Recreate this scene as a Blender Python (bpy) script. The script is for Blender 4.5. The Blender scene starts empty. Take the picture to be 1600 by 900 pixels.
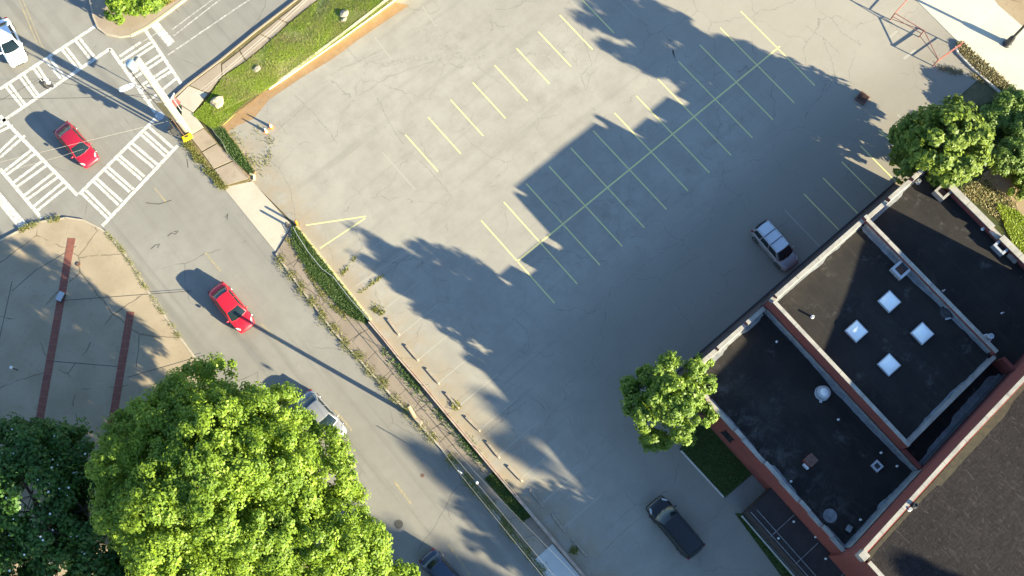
import bpy, bmesh, math, random
import numpy as np
from mathutils import Vector, Matrix
R_ = math.radians
random.seed(7)
SC = bpy.context.scene
COL = SC.collection

# ------------------------------------------------------------------ camera
# aerial camera 90 m up, tilted about 15 degrees from straight down; world x runs along the parking rows, y along the street
CAM_R = np.array([[0.76037239, -0.62621609, 0.17229983],
                  [-0.64938326, -0.73775996, 0.1844224],
                  [0.01162764, -0.25211833, -0.96762655]])
CAM_C = np.array([-17.9384851, -18.67550861, 90.09232807])
FOC = 1700.0
cam = bpy.data.cameras.new('camera')
cam.sensor_width = 36.0
cam.lens = FOC / 1600.0 * 36.0
cam.clip_start = 1.0
cam.clip_end = 3000.0
co = bpy.data.objects.new('camera', cam)
COL.objects.link(co)
M3 = Matrix([[CAM_R[i][0], -CAM_R[i][1], -CAM_R[i][2]] for i in range(3)])
co.matrix_world = Matrix.Translation(Vector(CAM_C)) @ M3.to_4x4()
SC.camera = co

# ------------------------------------------------------------------ sky, sun, exposure
SUN_EL = R_(17.0)
SHADOW_AZ = R_(110.0)                 # direction in which shadows fall
SUN_AZ = SHADOW_AZ + math.pi          # direction towards the sun
w = bpy.data.worlds.new('World')
SC.world = w
w.use_nodes = True
nt = w.node_tree
sky = nt.nodes.new('ShaderNodeTexSky')
sky.sky_type = 'NISHITA'
sky.sun_disc = False
sky.sun_elevation = SUN_EL
sky.sun_rotation = math.pi / 2 - SUN_AZ
sky.air_density = 1.0
sky.dust_density = 0.2
sky.ozone_density = 3.4
bg = nt.nodes['Background']
bg.inputs['Strength'].default_value = 0.074
nt.links.new(sky.outputs[0], bg.inputs[0])
sd = bpy.data.lights.new('sun', 'SUN')
sd.energy = 4.6
sd.angle = R_(0.5)
sd.color = (1.0, 0.90, 0.63)
so = bpy.data.objects.new('sun', sd)
COL.objects.link(so)
sun_dir = Vector((math.cos(SUN_AZ) * math.cos(SUN_EL), math.sin(SUN_AZ) * math.cos(SUN_EL), math.sin(SUN_EL)))
so.rotation_euler = sun_dir.to_track_quat('Z', 'Y').to_euler()
so.location = (40, -80, 60)
SC.view_settings.view_transform = 'Standard'
SC.view_settings.look = 'None'
SC.view_settings.exposure = 2.45
SC.view_settings.gamma = 1.0
SC.cycles.max_bounces = 6
SC.cycles.transparent_max_bounces = 8
SC.cycles.use_denoising = True

# ------------------------------------------------------------------ helpers
def at(px, py, z=0.0):
    """world point seen at a pixel of the 1600 x 900 photograph, at height z"""
    r = CAM_R @ np.array([px - 800.0, py - 450.0, FOC])
    t = (z - CAM_C[2]) / r[2]
    p = CAM_C + t * r
    return Vector((p[0], p[1], z))

def pts(lst, z=0.0):
    return [at(a, b, z) for a, b in lst]

def wloc(o):
    v = Vector((0, 0, 0))
    while o is not None:
        v += Vector(o.location)
        o = o.parent
    return v

class MB:
    def __init__(self):
        self.v = []
        self.f = []
    def add(self, vs, fs):
        n = len(self.v)
        self.v += [tuple(p) for p in vs]
        self.f += [tuple(n + i for i in f) for f in fs]
        return self
    def quad(self, a, b, c, d):
        return self.add([a, b, c, d], [(0, 1, 2, 3)])
    def poly(self, ps):
        return self.add(ps, [tuple(range(len(ps)))])
    def prism(self, ps, z0, z1, bottom=False):
        area = sum(ps[i][0] * ps[(i + 1) % len(ps)][1] - ps[(i + 1) % len(ps)][0] * ps[i][1] for i in range(len(ps)))
        if area < 0:
            ps = ps[::-1]
        n = len(ps)
        vs = [(p[0], p[1], z0) for p in ps] + [(p[0], p[1], z1) for p in ps]
        fs = [(i, (i + 1) % n, n + (i + 1) % n, n + i) for i in range(n)] + [tuple(range(n, 2 * n))]
        if bottom:
            fs.append(tuple(range(n))[::-1])
        return self.add(vs, fs)
    def box(self, c, s, rz=0.0):
        cx, cy, cz = c
        hx, hy, hz = s[0] / 2, s[1] / 2, s[2] / 2
        ca, sa = math.cos(rz), math.sin(rz)
        ps = [(cx + x * ca - y * sa, cy + x * sa + y * ca) for x, y in ((-hx, -hy), (hx, -hy), (hx, hy), (-hx, hy))]
        return self.prism(ps, cz - hz, cz + hz, True)
    def seg(self, a, b, wd, z0, z1, side=0.0):
        """straight wall piece from a to b, width wd; side shifts it to the left (+) or right (-)"""
        a, b = Vector((a[0], a[1])), Vector((b[0], b[1]))
        d = (b - a).normalized()
        n = Vector((-d.y, d.x))
        o = n * side
        return self.prism([a - n * wd / 2 + o, b - n * wd / 2 + o, b + n * wd / 2 + o, a + n * wd / 2 + o], z0, z1, True)
    def line(self, a, b, wd, z):
        a, b = Vector((a[0], a[1])), Vector((b[0], b[1]))
        d = (b - a).normalized()
        n = Vector((-d.y, d.x)) * wd / 2
        return self.poly([(q.x, q.y, z) for q in (a - n, b - n, b + n, a + n)])
    def strip(self, path, wd, z, zs=None):
        P = [Vector((p[0], p[1])) for p in path]
        vs = []
        for i, p in enumerate(P):
            d = (P[min(i + 1, len(P) - 1)] - P[max(i - 1, 0)]).normalized()
            n = Vector((-d.y, d.x)) * wd / 2
            zz = zs[i] if zs else z
            vs += [(p.x - n.x, p.y - n.y, zz), (p.x + n.x, p.y + n.y, zz)]
        return self.add(vs, [(2 * i, 2 * i + 2, 2 * i + 3, 2 * i + 1) for i in range(len(P) - 1)])
    def ridge(self, path, wd, z0, z1, zs=None):
        """kerb or low wall following a path"""
        P = [Vector((p[0], p[1])) for p in path]
        vs = []
        for i, p in enumerate(P):
            d = (P[min(i + 1, len(P) - 1)] - P[max(i - 1, 0)]).normalized()
            n = Vector((-d.y, d.x)) * wd / 2
            zz = zs[i] if zs else z1
            vs += [(p.x - n.x, p.y - n.y, z0), (p.x - n.x, p.y - n.y, zz), (p.x + n.x, p.y + n.y, zz), (p.x + n.x, p.y + n.y, z0)]
        fs = []
        for i in range(len(P) - 1):
            a, b = 4 * i, 4 * i + 4
            fs += [(a + 1, a, b, b + 1), (a + 2, a + 1, b + 1, b + 2), (a + 3, a + 2, b + 2, b + 3)]
        e = 4 * (len(P) - 1)
        fs += [(0, 1, 2, 3), (e + 3, e + 2, e + 1, e)]
        return self.add(vs, fs)
    def tube(self, path, rad, seg=8, caps=True):
        P = [Vector(p) for p in path]
        rr = rad if isinstance(rad, (list, tuple)) else [rad] * len(P)
        vs = []
        for i, p in enumerate(P):
            d = (P[min(i + 1, len(P) - 1)] - P[max(i - 1, 0)]).normalized()
            u = d.cross(Vector((0, 0, 1)))
            if u.length < 1e-3:
                u = d.cross(Vector((1, 0, 0)))
            u.normalize()
            v = d.cross(u)
            for k in range(seg):
                a = 2 * math.pi * k / seg
                vs.append(p + (u * math.cos(a) + v * math.sin(a)) * rr[i])
        fs = []
        for i in range(len(P) - 1):
            for k in range(seg):
                k2 = (k + 1) % seg
                fs.append((i * seg + k, i * seg + k2, (i + 1) * seg + k2, (i + 1) * seg + k))
        if caps:
            fs += [tuple(range(seg))[::-1], tuple(range((len(P) - 1) * seg, len(P) * seg))]
        return self.add(vs, fs)
    def lathe(self, c, prof, seg=20):
        """surface of revolution about the vertical through c; prof = [(r, z)]"""
        vs = []
        for r, z in prof:
            for k in range(seg):
                a = 2 * math.pi * k / seg
                vs.append((c[0] + r * math.cos(a), c[1] + r * math.sin(a), c[2] + z))
        fs = []
        for i in range(len(prof) - 1):
            for k in range(seg):
                k2 = (k + 1) % seg
                fs.append((i * seg + k, i * seg + k2, (i + 1) * seg + k2, (i + 1) * seg + k))
        fs += [tuple(range((len(prof) - 1) * seg, len(prof) * seg))]
        return self.add(vs, fs)
    def build(self, name, mat, parent=None, smooth=False, local=False, sub=0, bevel=0.0):
        me = bpy.data.meshes.new(name)
        off = Vector((0, 0, 0)) if (local or parent is None) else wloc(parent)
        me.from_pydata([(p[0] - off.x, p[1] - off.y, p[2] - off.z) for p in self.v], [], self.f)
        me.update()
        if mat:
            me.materials.append(mat)
        o = bpy.data.objects.new(name, me)
        COL.objects.link(o)
        if parent is not None:
            o.parent = parent
        if smooth:
            me.polygons.foreach_set('use_smooth', [True] * len(me.polygons))
        if bevel:
            b = o.modifiers.new('bevel', 'BEVEL')
            b.width = bevel
            b.segments = 2
            b.limit_method = 'ANGLE'
        if sub:
            s = o.modifiers.new('sub', 'SUBSURF')
            s.levels = sub
            s.render_levels = sub
        return o

def tag(o, label=None, cat=None, group=None, kind=None):
    if label: o['label'] = label
    if cat: o['category'] = cat
    if group: o['group'] = group
    if kind: o['kind'] = kind
    return o

def thing(name, label, cat, loc=(0, 0, 0), rz=0.0, group=None):
    o = bpy.data.objects.new(name, None)
    COL.objects.link(o)
    o.location = loc
    o.rotation_euler = (0, 0, rz)
    o.empty_display_size = 0.3
    return tag(o, label, cat, group)

def copy_tree(o, parent=None):
    c = o.copy()
    COL.objects.link(c)
    c.parent = parent
    for ch in o.children:
        copy_tree(ch, c)
    return c

def np_mesh(name, V, F, mat, parent=None, smooth=False):
    """V (n,3), F (m,k) numpy -> mesh object in world coordinates"""
    off = wloc(parent) if parent is not None else Vector((0, 0, 0))
    me = bpy.data.meshes.new(name)
    k = F.shape[1]
    me.vertices.add(len(V))
    me.vertices.foreach_set('co', (V - np.array(off)).astype(np.float32).ravel())
    me.loops.add(F.size)
    me.loops.foreach_set('vertex_index', F.astype(np.int32).ravel())
    me.polygons.add(len(F))
    me.polygons.foreach_set('loop_start', np.arange(0, F.size, k, dtype=np.int32))
    me.update()
    me.validate()
    me.materials.append(mat)
    o = bpy.data.objects.new(name, me)
    COL.objects.link(o)
    if parent is not None:
        o.parent = parent
    return o

# ------------------------------------------------------------------ materials
class NT:
    def __init__(self, name):
        self.m = bpy.data.materials.new(name)
        self.m.use_nodes = True
        self.t = self.m.node_tree
        self.b = self.t.nodes['Principled BSDF']
        self.pos = self.t.nodes.new('ShaderNodeNewGeometry').outputs['Position']
    def n(self, typ, **kw):
        nd = self.t.nodes.new(typ)
        for k, v in kw.items():
            setattr(nd, k, v)
        return nd
    def l(self, a, b):
        self.t.links.new(a, b)
    def val(self, sock, v):
        if hasattr(v, 'is_output') or isinstance(v, bpy.types.NodeSocket):
            self.l(v, sock)
        elif isinstance(v, (tuple, list)) and len(v) == 3 and sock.type == 'RGBA':
            sock.default_value = (*v, 1)
        else:
            sock.default_value = v
    def noise(self, scale, detail=4, rough=0.6, vec=None, dist=0.0):
        nd = self.n('ShaderNodeTexNoise')
        nd.inputs['Scale'].default_value = scale
        nd.inputs['Detail'].default_value = detail
        nd.inputs['Roughness'].default_value = rough
        nd.inputs['Distortion'].default_value = dist
        self.l(vec or self.pos, nd.inputs['Vector'])
        return nd.outputs['Fac']
    def edge(self, scale, wd, distort=0.6, dscale=0.6, seed=0.0, soft=2.0):
        """thin lines along the borders of voronoi cells -> 1 on the line"""
        nz = self.n('ShaderNodeTexNoise')
        nz.inputs['Scale'].default_value = dscale
        nz.inputs['Detail'].default_value = 3
        self.l(self.pos, nz.inputs['Vector'])
        sub = self.n('ShaderNodeVectorMath', operation='MULTIPLY_ADD')
        self.l(nz.outputs['Color'], sub.inputs[0])
        sub.inputs[1].default_value = (distort * 2, distort * 2, 0)
        sub.inputs[2].default_value = (seed, seed * 1.7, 0)
        ad = self.n('ShaderNodeVectorMath', operation='ADD')
        self.l(self.pos, ad.inputs[0]); self.l(sub.outputs[0], ad.inputs[1])
        vo = self.n('ShaderNodeTexVoronoi', feature='DISTANCE_TO_EDGE', voronoi_dimensions='2D')
        vo.inputs['Scale'].default_value = scale
        self.l(ad.outputs[0], vo.inputs['Vector'])
        return self.ramp(vo.outputs['Distance'], wd * scale, wd * scale * soft, 1.0, 0.0)
    def ramp(self, fac, a, b, va=0.0, vb=1.0):
        mr = self.n('ShaderNodeMapRange')
        mr.interpolation_type = 'SMOOTHSTEP'
        mr.inputs['From Min'].default_value = a
        mr.inputs['From Max'].default_value = b
        mr.inputs['To Min'].default_value = va
        mr.inputs['To Max'].default_value = vb
        self.l(fac, mr.inputs['Value'])
        return mr.outputs['Result']
    def math(self, op, a, b=0.0):
        m = self.n('ShaderNodeMath', operation=op)
        self.val(m.inputs[0], a); self.val(m.inputs[1], b)
        return m.outputs[0]
    def mix(self, fac, a, b, mode='MIX'):
        m = self.n('ShaderNodeMix', data_type='RGBA', blend_type=mode)
        self.val(m.inputs[0], fac); self.val(m.inputs[6], a); self.val(m.inputs[7], b)
        return m.outputs[2]
    def bump(self, h, strength=0.3, dist=0.05):
        b = self.n('ShaderNodeBump')
        b.inputs['Strength'].default_value = strength
        b.inputs['Distance'].default_value = dist
        self.l(h, b.inputs['Height'])
        self.l(b.outputs[0], self.b.inputs['Normal'])
    def xyz(self):
        s = self.n('ShaderNodeSeparateXYZ')
        self.l(self.pos, s.inputs[0])
        return s.outputs
    def stretch(self, sx, sy, sz=1.0, rot=0.0):
        mp = self.n('ShaderNodeMapping')
        mp.inputs['Scale'].default_value = (sx, sy, sz)
        mp.inputs['Rotation'].default_value = (0, 0, rot)
        self.l(self.pos, mp.inputs['Vector'])
        return mp.outputs[0]
    def done(self, col, rough=0.85, spec=0.3, metal=0.0):
        self.val(self.b.inputs['Base Color'], col)
        self.val(self.b.inputs['Roughness'], rough)
        self.b.inputs['Specular IOR Level'].default_value = spec
        self.b.inputs['Metallic'].default_value = metal
        return self.m

def surf(name, c1, c2, scale=2.0, rough=0.85, spec=0.3, speck=0.15, bump=0.15, metal=0.0):
    t = NT(name)
    f = t.ramp(t.noise(scale, 5, 0.65), 0.3, 0.7)
    col = t.mix(f, c1, c2)
    g = t.noise(scale * 14, 3, 0.7)
    col = t.mix(t.ramp(g, 0.35, 0.75, 0.0, speck), col, tuple(x * 0.45 for x in c1))
    if bump:
        t.bump(g, bump, 0.02)
    return t.done(col, rough, spec, metal)

def plain(name, c, rough=0.5, spec=0.5, metal=0.0, coat=0.0):
    t = NT(name)
    g = t.noise(9, 3, 0.6)
    col = t.mix(t.ramp(g, 0.3, 0.75, 0.0, 0.22), c, tuple(x * 0.6 for x in c))
    t.b.inputs['Coat Weight'].default_value = coat
    t.b.inputs['Coat Roughness'].default_value = 0.08
    return t.done(col, rough, spec, metal)

def m_lot():
    t = NT('lot_asphalt')
    big = t.ramp(t.noise(0.07, 4, 0.6), 0.3, 0.7)
    mid = t.ramp(t.noise(0.5, 6, 0.7), 0.32, 0.7)
    col = t.mix(big, (0.292, 0.271, 0.228), (0.35, 0.327, 0.278))
    col = t.mix(t.math('MULTIPLY', mid, 0.55), col, (0.225, 0.205, 0.175))
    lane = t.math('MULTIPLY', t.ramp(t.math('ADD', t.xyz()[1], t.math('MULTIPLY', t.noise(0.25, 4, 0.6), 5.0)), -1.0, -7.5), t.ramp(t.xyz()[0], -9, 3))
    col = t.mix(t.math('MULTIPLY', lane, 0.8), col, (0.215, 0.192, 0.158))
    # long faint wear streaks along the driving aisles
    st = t.ramp(t.noise(1.0, 5, 0.6, t.stretch(0.05, 0.9, 1, 0.0)), 0.5, 0.72)
    col = t.mix(t.math('MULTIPLY', st, 0.38), col, (0.2, 0.183, 0.16))
    patch = t.ramp(t.noise(0.16, 5, 0.75), 0.58, 0.74)
    col = t.mix(t.math('MULTIPLY', patch, 0.6), col, (0.2, 0.175, 0.135))
    spot = t.ramp(t.noise(2.2, 3, 0.7), 0.70, 0.78)
    col = t.mix(t.math('MULTIPLY', spot, 0.5), col, (0.13, 0.12, 0.105))
    gr = t.noise(26, 3, 0.8)
    col = t.mix(t.ramp(gr, 0.3, 0.8, 0.0, 0.5), col, (0.14, 0.128, 0.108))
    tan = t.math('MULTIPLY', t.ramp(t.math('ADD', t.xyz()[0], t.math('MULTIPLY', t.noise(0.12, 4, 0.6), 14.0)), 22, 42), t.ramp(t.xyz()[1], -16, 4))
    col = t.mix(t.math('MULTIPLY', tan, 0.75), col, (0.285, 0.252, 0.205))
    edge = t.math('MULTIPLY', t.ramp(t.math('ADD', t.xyz()[0], t.math('MULTIPLY', t.noise(0.5, 5, 0.7), 4.0)), -6.5, -11.0), t.ramp(t.noise(0.7, 5, 0.7), 0.3, 0.6))
    col = t.mix(t.math('MULTIPLY', edge, 0.7), col, (0.26, 0.2, 0.125))
    # cracks: wide block cracks, broken up by noise, and finer ones in worn areas
    c1 = t.math('MULTIPLY', t.edge(0.2, 0.018, 1.1, 0.5, 0, 2.6), t.ramp(t.math('ADD', t.noise(0.3, 5, 0.75), t.math('MULTIPLY', tan, 0.1)), 0.42, 0.58))
    c2 = t.math('MULTIPLY', t.edge(0.5, 0.014, 0.6, 1.0, 11.0, 2.6), t.ramp(t.noise(0.13, 5, 0.75), 0.5, 0.64))
    col = t.mix(t.math('MULTIPLY', c1, 0.34), col, (0.1, 0.09, 0.075))
    col = t.mix(t.math('MULTIPLY', c2, 0.3), col, (0.12, 0.11, 0.09))
    t.bump(gr, 0.12, 0.02)
    return t.done(col, 0.9, 0.2)

def m_road():
    t = NT('road_asphalt')
    big = t.ramp(t.noise(0.09, 4, 0.6), 0.3, 0.7)
    col = t.mix(big, (0.205, 0.193, 0.168), (0.25, 0.236, 0.206))
    mid = t.ramp(t.noise(0.7, 5, 0.7), 0.35, 0.7)
    col = t.mix(t.math('MULTIPLY', mid, 0.35), col, (0.165, 0.152, 0.132))
    st = t.ramp(t.noise(1.0, 4, 0.55, t.stretch(1.1, 0.035)), 0.48, 0.7)
    col = t.mix(t.math('MULTIPLY', st, 0.45), col, (0.14, 0.13, 0.115))
    # tar joints running with the street
    sn = t.math('MULTIPLY', t.edge(0.11, 0.02, 0.7, 0.3, 5.0), t.ramp(t.noise(0.2, 3, 0.6), 0.5, 0.58))
    col = t.mix(t.math('MULTIPLY', sn, 0.55), col, (0.07, 0.066, 0.06))
    oil = t.ramp(t.noise(1.5, 4, 0.7), 0.70, 0.78)
    col = t.mix(t.math('MULTIPLY', oil, 0.45), col, (0.09, 0.083, 0.072))
    gr = t.noise(30, 3, 0.8)
    col = t.mix(t.ramp(gr, 0.35, 0.8, 0.0, 0.3), col, (0.1, 0.093, 0.08))
    t.bump(gr, 0.12, 0.02)
    return t.done(col, 0.88, 0.22)

def m_concrete(name, c1, c2, dirt=(0.2, 0.16, 0.1), joint=0.0, dirt_amt=0.5):
    t = NT(name)
    f = t.ramp(t.noise(0.45, 5, 0.65), 0.3, 0.7)
    col = t.mix(f, c1, c2)
    d = t.ramp(t.noise(0.9, 6, 0.75), 0.5, 0.72)
    col = t.mix(t.math('MULTIPLY', d, dirt_amt), col, dirt)
    gr = t.noise(18, 4, 0.8)
    col = t.mix(t.ramp(gr, 0.35, 0.8, 0.0, 0.3), col, tuple(x * 0.5 for x in c1))
    if joint:
        c = t.math('MULTIPLY', t.edge(joint, 0.03, 0.35, 0.6), t.ramp(t.noise(0.3, 3, 0.6), 0.42, 0.52))
        col = t.mix(t.math('MULTIPLY', c, 0.65), col, tuple(x * 0.3 for x in c1))
    t.bump(gr, 0.12, 0.02)
    return t.done(col, 0.9, 0.2)

def m_paint(name, c, under, wear):
    t = NT(name)
    nz = t.noise(3.5, 6, 0.8)
    fine = t.noise(22, 3, 0.8)
    mx = t.math('ADD', t.math('MULTIPLY', nz, 0.6), t.math('MULTIPLY', fine, 0.4))
    f = t.ramp(mx, 0.62 - wear * 0.35, 0.75 - wear * 0.35)
    return t.done(t.mix(f, c, under), 0.8, 0.25)

def m_brick(name='brick_wall'):
    t = NT(name)
    # courses come from height, bricks from the horizontal position
    s = t.xyz()
    cb = t.n('ShaderNodeCombineXYZ')
    t.l(t.math('ADD', s[0], s[1]), cb.inputs[0]); t.l(s[2], cb.inputs[1])
    br = t.n('ShaderNodeTexBrick')
    br.inputs['Scale'].default_value = 4.5
    br.inputs['Color1'].default_value = (0.235, 0.055, 0.044, 1)
    br.inputs['Color2'].default_value = (0.17, 0.042, 0.036, 1)
    br.inputs['Mortar'].default_value = (0.20, 0.12, 0.10, 1)
    br.inputs['Mortar Size'].default_value = 0.015
    t.l(cb.outputs[0], br.inputs['Vector'])
    d = t.ramp(t.noise(0.8, 5, 0.7), 0.42, 0.75)
    col = t.mix(t.math('MULTIPLY', d, 0.55), br.outputs['Color'], (0.13, 0.05, 0.045))
    t.bump(br.outputs['Fac'], 0.2, 0.01)
    return t.done(col, 0.85, 0.2)

def m_roof_black():
    t = NT('roof_membrane')
    f = t.ramp(t.noise(0.3, 5, 0.7), 0.35, 0.7)
    col = t.mix(f, (0.0125, 0.011, 0.0105), (0.0225, 0.019, 0.0165))
    p = t.ramp(t.noise(0.5, 7, 0.8), 0.55, 0.74)
    sx = t.math('MULTIPLY', t.ramp(t.xyz()[0], 7.5, 3.5), t.ramp(t.noise(0.8, 7, 0.8, None, 0.8), 0.46, 0.68))
    p = t.math('MAXIMUM', p, sx)
    col = t.mix(t.math('MULTIPLY', p, 0.8), col, (0.085, 0.08, 0.075))
    st = t.ramp(t.noise(2.5, 4, 0.7, t.stretch(1.0, 0.12)), 0.5, 0.75)
    col = t.mix(t.math('MULTIPLY', st, 0.35), col, (0.045, 0.036, 0.028))
    g = t.noise(12, 4, 0.8)
    t.bump(g, 0.2, 0.03)
    return t.done(col, 0.85, 0.25)

def m_roof_brown():
    t = NT('roof_felt')
    f = t.ramp(t.noise(0.25, 5, 0.7), 0.3, 0.7)
    col = t.mix(f, (0.0145, 0.0118, 0.0125), (0.022, 0.018, 0.0185))
    h1 = t.ramp(t.noise(1.5, 6, 0.8, t.stretch(0.5, 1.6, 1, 0.9), 2.2), 0.40, 0.6)
    col = t.mix(t.math('MULTIPLY', h1, 0.8), col, (0.007, 0.006, 0.007))
    h2 = t.ramp(t.noise(2.6, 5, 0.8, t.stretch(1.6, 0.35, 1, 0.2), 1.8), 0.52, 0.7)
    col = t.mix(t.math('MULTIPLY', h2, 0.7), col, (0.062, 0.054, 0.053))
    t.bump(t.noise(3.5, 6, 0.8, None, 1.5), 0.5, 0.12)
    return t.done(col, 0.9, 0.2)

def m_leaf(name, c1, c2, trans=0.35, rough=0.55, spec=0.35):
    t = NT(name)
    g = t.t.nodes.new('ShaderNodeNewGeometry')
    rnd = g.outputs['Random Per Island']
    big = t.ramp(t.noise(0.35, 3, 0.6), 0.35, 0.65)
    col = t.mix(t.math('ADD', t.math('MULTIPLY', rnd, 0.65), t.math('MULTIPLY', big, 0.35)), c1, c2)
    t.done(col, rough, spec)
    tr = t.n('ShaderNodeBsdfTranslucent')
    tc = t.mix(0.5, col, tuple(min(1, x * 1.5) for x in c2))
    t.l(tc, tr.inputs['Color'])
    ms = t.n('ShaderNodeMixShader')
    ms.inputs[0].default_value = trans
    t.l(t.b.outputs[0], ms.inputs[1]); t.l(tr.outputs[0], ms.inputs[2])
    t.l(ms.outputs[0], t.t.nodes['Material Output'].inputs['Surface'])
    return t.m

def m_soil(name, c1, c2, c3):
    t = NT(name)
    col = t.mix(t.ramp(t.noise(0.9, 6, 0.7), 0.3, 0.7), c1, c2)
    col = t.mix(t.ramp(t.noise(2.5, 5, 0.8), 0.5, 0.72), col, c3)
    g = t.noise(20, 4, 0.8)
    col = t.mix(t.ramp(g, 0.4, 0.8, 0, 0.5), col, tuple(x * 0.4 for x in c1))
    t.bump(g, 0.3, 0.04)
    return t.done(col, 0.95, 0.1)

MT = {}
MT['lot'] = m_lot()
MT['road'] = m_road()
MT['plaza'] = m_concrete('plaza_concrete', (0.27, 0.215, 0.145), (0.35, 0.285, 0.20), (0.17, 0.13, 0.085), 0.2)
MT['walk'] = m_concrete('sidewalk_concrete', (0.26, 0.205, 0.15), (0.33, 0.27, 0.205), (0.15, 0.12, 0.08), 0.0)
MT['walk_red'] = m_concrete('sidewalk_old', (0.205, 0.165, 0.125), (0.26, 0.21, 0.165), (0.13, 0.115, 0.075), 0.25, 0.65)
MT['apron'] = m_concrete('apron_concrete', (0.38, 0.33, 0.26), (0.44, 0.385, 0.31), (0.27, 0.22, 0.16), 0.0, 0.35)
MT['bright'] = m_concrete('bright_concrete', (0.47, 0.43, 0.34), (0.52, 0.475, 0.38), (0.40, 0.34, 0.24), 0.0, 0.4)
MT['pad'] = m_concrete('pad_concrete', (0.20, 0.185, 0.165), (0.25, 0.235, 0.21), (0.13, 0.115, 0.1), 0.0)
MT['pale'] = m_concrete('pale_concrete', (0.42, 0.41, 0.38), (0.5, 0.49, 0.46), (0.3, 0.28, 0.24), 0.0, 0.3)
MT['tan'] = m_concrete('tan_path', (0.26, 0.19, 0.115), (0.32, 0.245, 0.155), (0.18, 0.13, 0.075), 0.3)
MT['kerb'] = surf('kerb_stone', (0.32, 0.27, 0.2), (0.4, 0.34, 0.26), 2.0)
MT['kerb_white'] = surf('kerb_white', (0.55, 0.52, 0.46), (0.42, 0.38, 0.33), 3.0)
MT['kerb_yellow'] = m_paint('kerb_yellow', (0.62, 0.50, 0.16), (0.38, 0.34, 0.25), 0.55)
MT['kerb_yellow2'] = m_paint('kerb_pale_yellow', (0.58, 0.49, 0.28), (0.42, 0.36, 0.27), 0.5)
MT['wall_cream'] = surf('bank_wall_paint', (0.70, 0.63, 0.40), (0.62, 0.54, 0.33), 1.2)
MT['wall_low'] = surf('low_wall_concrete', (0.46, 0.37, 0.29), (0.33, 0.22, 0.17), 1.6, speck=0.4)
MT['tar'] = surf('tar', (0.075, 0.07, 0.06), (0.11, 0.1, 0.085), 3.0)
MT['crack'] = m_paint('crack_dark', (0.11, 0.1, 0.08), (0.25, 0.23, 0.195), 0.55)
MT['white'] = m_paint('road_paint_white', (0.66, 0.63, 0.57), (0.27, 0.25, 0.215), 0.5)
MT['white_thin'] = m_paint('road_paint_white_worn', (0.56, 0.53, 0.48), (0.25, 0.23, 0.2), 0.6)
MT['yellow'] = m_paint('lot_paint_yellow', (0.64, 0.56, 0.23), (0.36, 0.33, 0.23), 0.3)
MT['yellow_worn'] = m_paint('lot_paint_yellow_worn', (0.46, 0.40, 0.18), (0.31, 0.285, 0.235), 0.9)
MT['yellow_road'] = m_paint('road_paint_yellow', (0.50, 0.38, 0.10), (0.24, 0.21, 0.16), 0.72)
MT['brick'] = m_brick()
MT['band'] = surf('brick_band', (0.17, 0.06, 0.045), (0.22, 0.085, 0.06), 3.0, speck=0.3)
MT['coping'] = surf('coping_stone', (0.36, 0.33, 0.285), (0.24, 0.225, 0.2), 1.3, speck=0.4)
MT['flash'] = surf('flashing_silver', (0.24, 0.25, 0.26), (0.15, 0.155, 0.16), 1.8, speck=0.3)
MT['roof'] = m_roof_black()
MT['roof_dirt'] = surf('roof_dirt', (0.055, 0.046, 0.026), (0.032, 0.027, 0.02), 2.0, speck=0.4)
MT['roof_brown'] = m_roof_brown()
MT['annex'] = surf('annex_roof', (0.035, 0.03, 0.03), (0.05, 0.04, 0.038), 1.0)
MT['dark'] = plain('dark_metal', (0.03, 0.03, 0.032), 0.5)
MT['metal'] = plain('galvanised', (0.42, 0.43, 0.44), 0.4, 0.5, 0.3)
MT['white_metal'] = plain('white_metal', (0.72, 0.72, 0.70), 0.45)
MT['cream_pole'] = surf('pole_paint', (0.36, 0.33, 0.265), (0.27, 0.245, 0.195), 1.6, 0.7, 0.3, 0.25, 0.05)
MT['cable'] = plain('cable_black', (0.02, 0.02, 0.02), 0.6)
MT['wire'] = plain('wire_bare', (0.36, 0.34, 0.30), 0.5)
MT['dome'] = plain('skylight_dome', (0.82, 0.85, 0.84), 0.6, 0.1)
MT['rust'] = surf('rust', (0.16, 0.085, 0.06), (0.09, 0.055, 0.045), 4.0, speck=0.4)
MT['red_pipe'] = surf('red_pipe', (0.22, 0.055, 0.045), (0.27, 0.13, 0.10), 2.5)
MT['orange'] = plain('orange_plastic', (0.75, 0.20, 0.02), 0.5)
MT['yellow_box'] = plain('yellow_housing', (0.80, 0.58, 0.01), 0.45)
MT['tactile'] = surf('tactile_red', (0.42, 0.13, 0.11), (0.34, 0.11, 0.09), 6)
MT['wood'] = surf('pole_wood', (0.26, 0.20, 0.13), (0.19, 0.145, 0.1), 5)
MT['bark'] = surf('bark', (0.11, 0.085, 0.065), (0.065, 0.05, 0.04), 5, bump=0.5)
MT['stop'] = surf('wheel_stop_concrete', (0.36, 0.30, 0.23), (0.26, 0.215, 0.165), 3, speck=0.4)
MT['rock'] = surf('rock', (0.38, 0.32, 0.23), (0.27, 0.225, 0.16), 2.5)
MT['soil'] = m_soil('bank_soil', (0.12, 0.10, 0.045), (0.17, 0.13, 0.06), (0.24, 0.19, 0.11))
MT['dirt'] = m_soil('red_dirt', (0.27, 0.165, 0.08), (0.33, 0.215, 0.12), (0.22, 0.17, 0.11))
MT['turf'] = m_soil('turf', (0.15, 0.19, 0.035), (0.24, 0.25, 0.065), (0.36, 0.30, 0.16))
MT['lawn_soil'] = m_soil('lawn_soil', (0.045, 0.055, 0.02), (0.06, 0.07, 0.025), (0.075, 0.06, 0.035))
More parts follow.
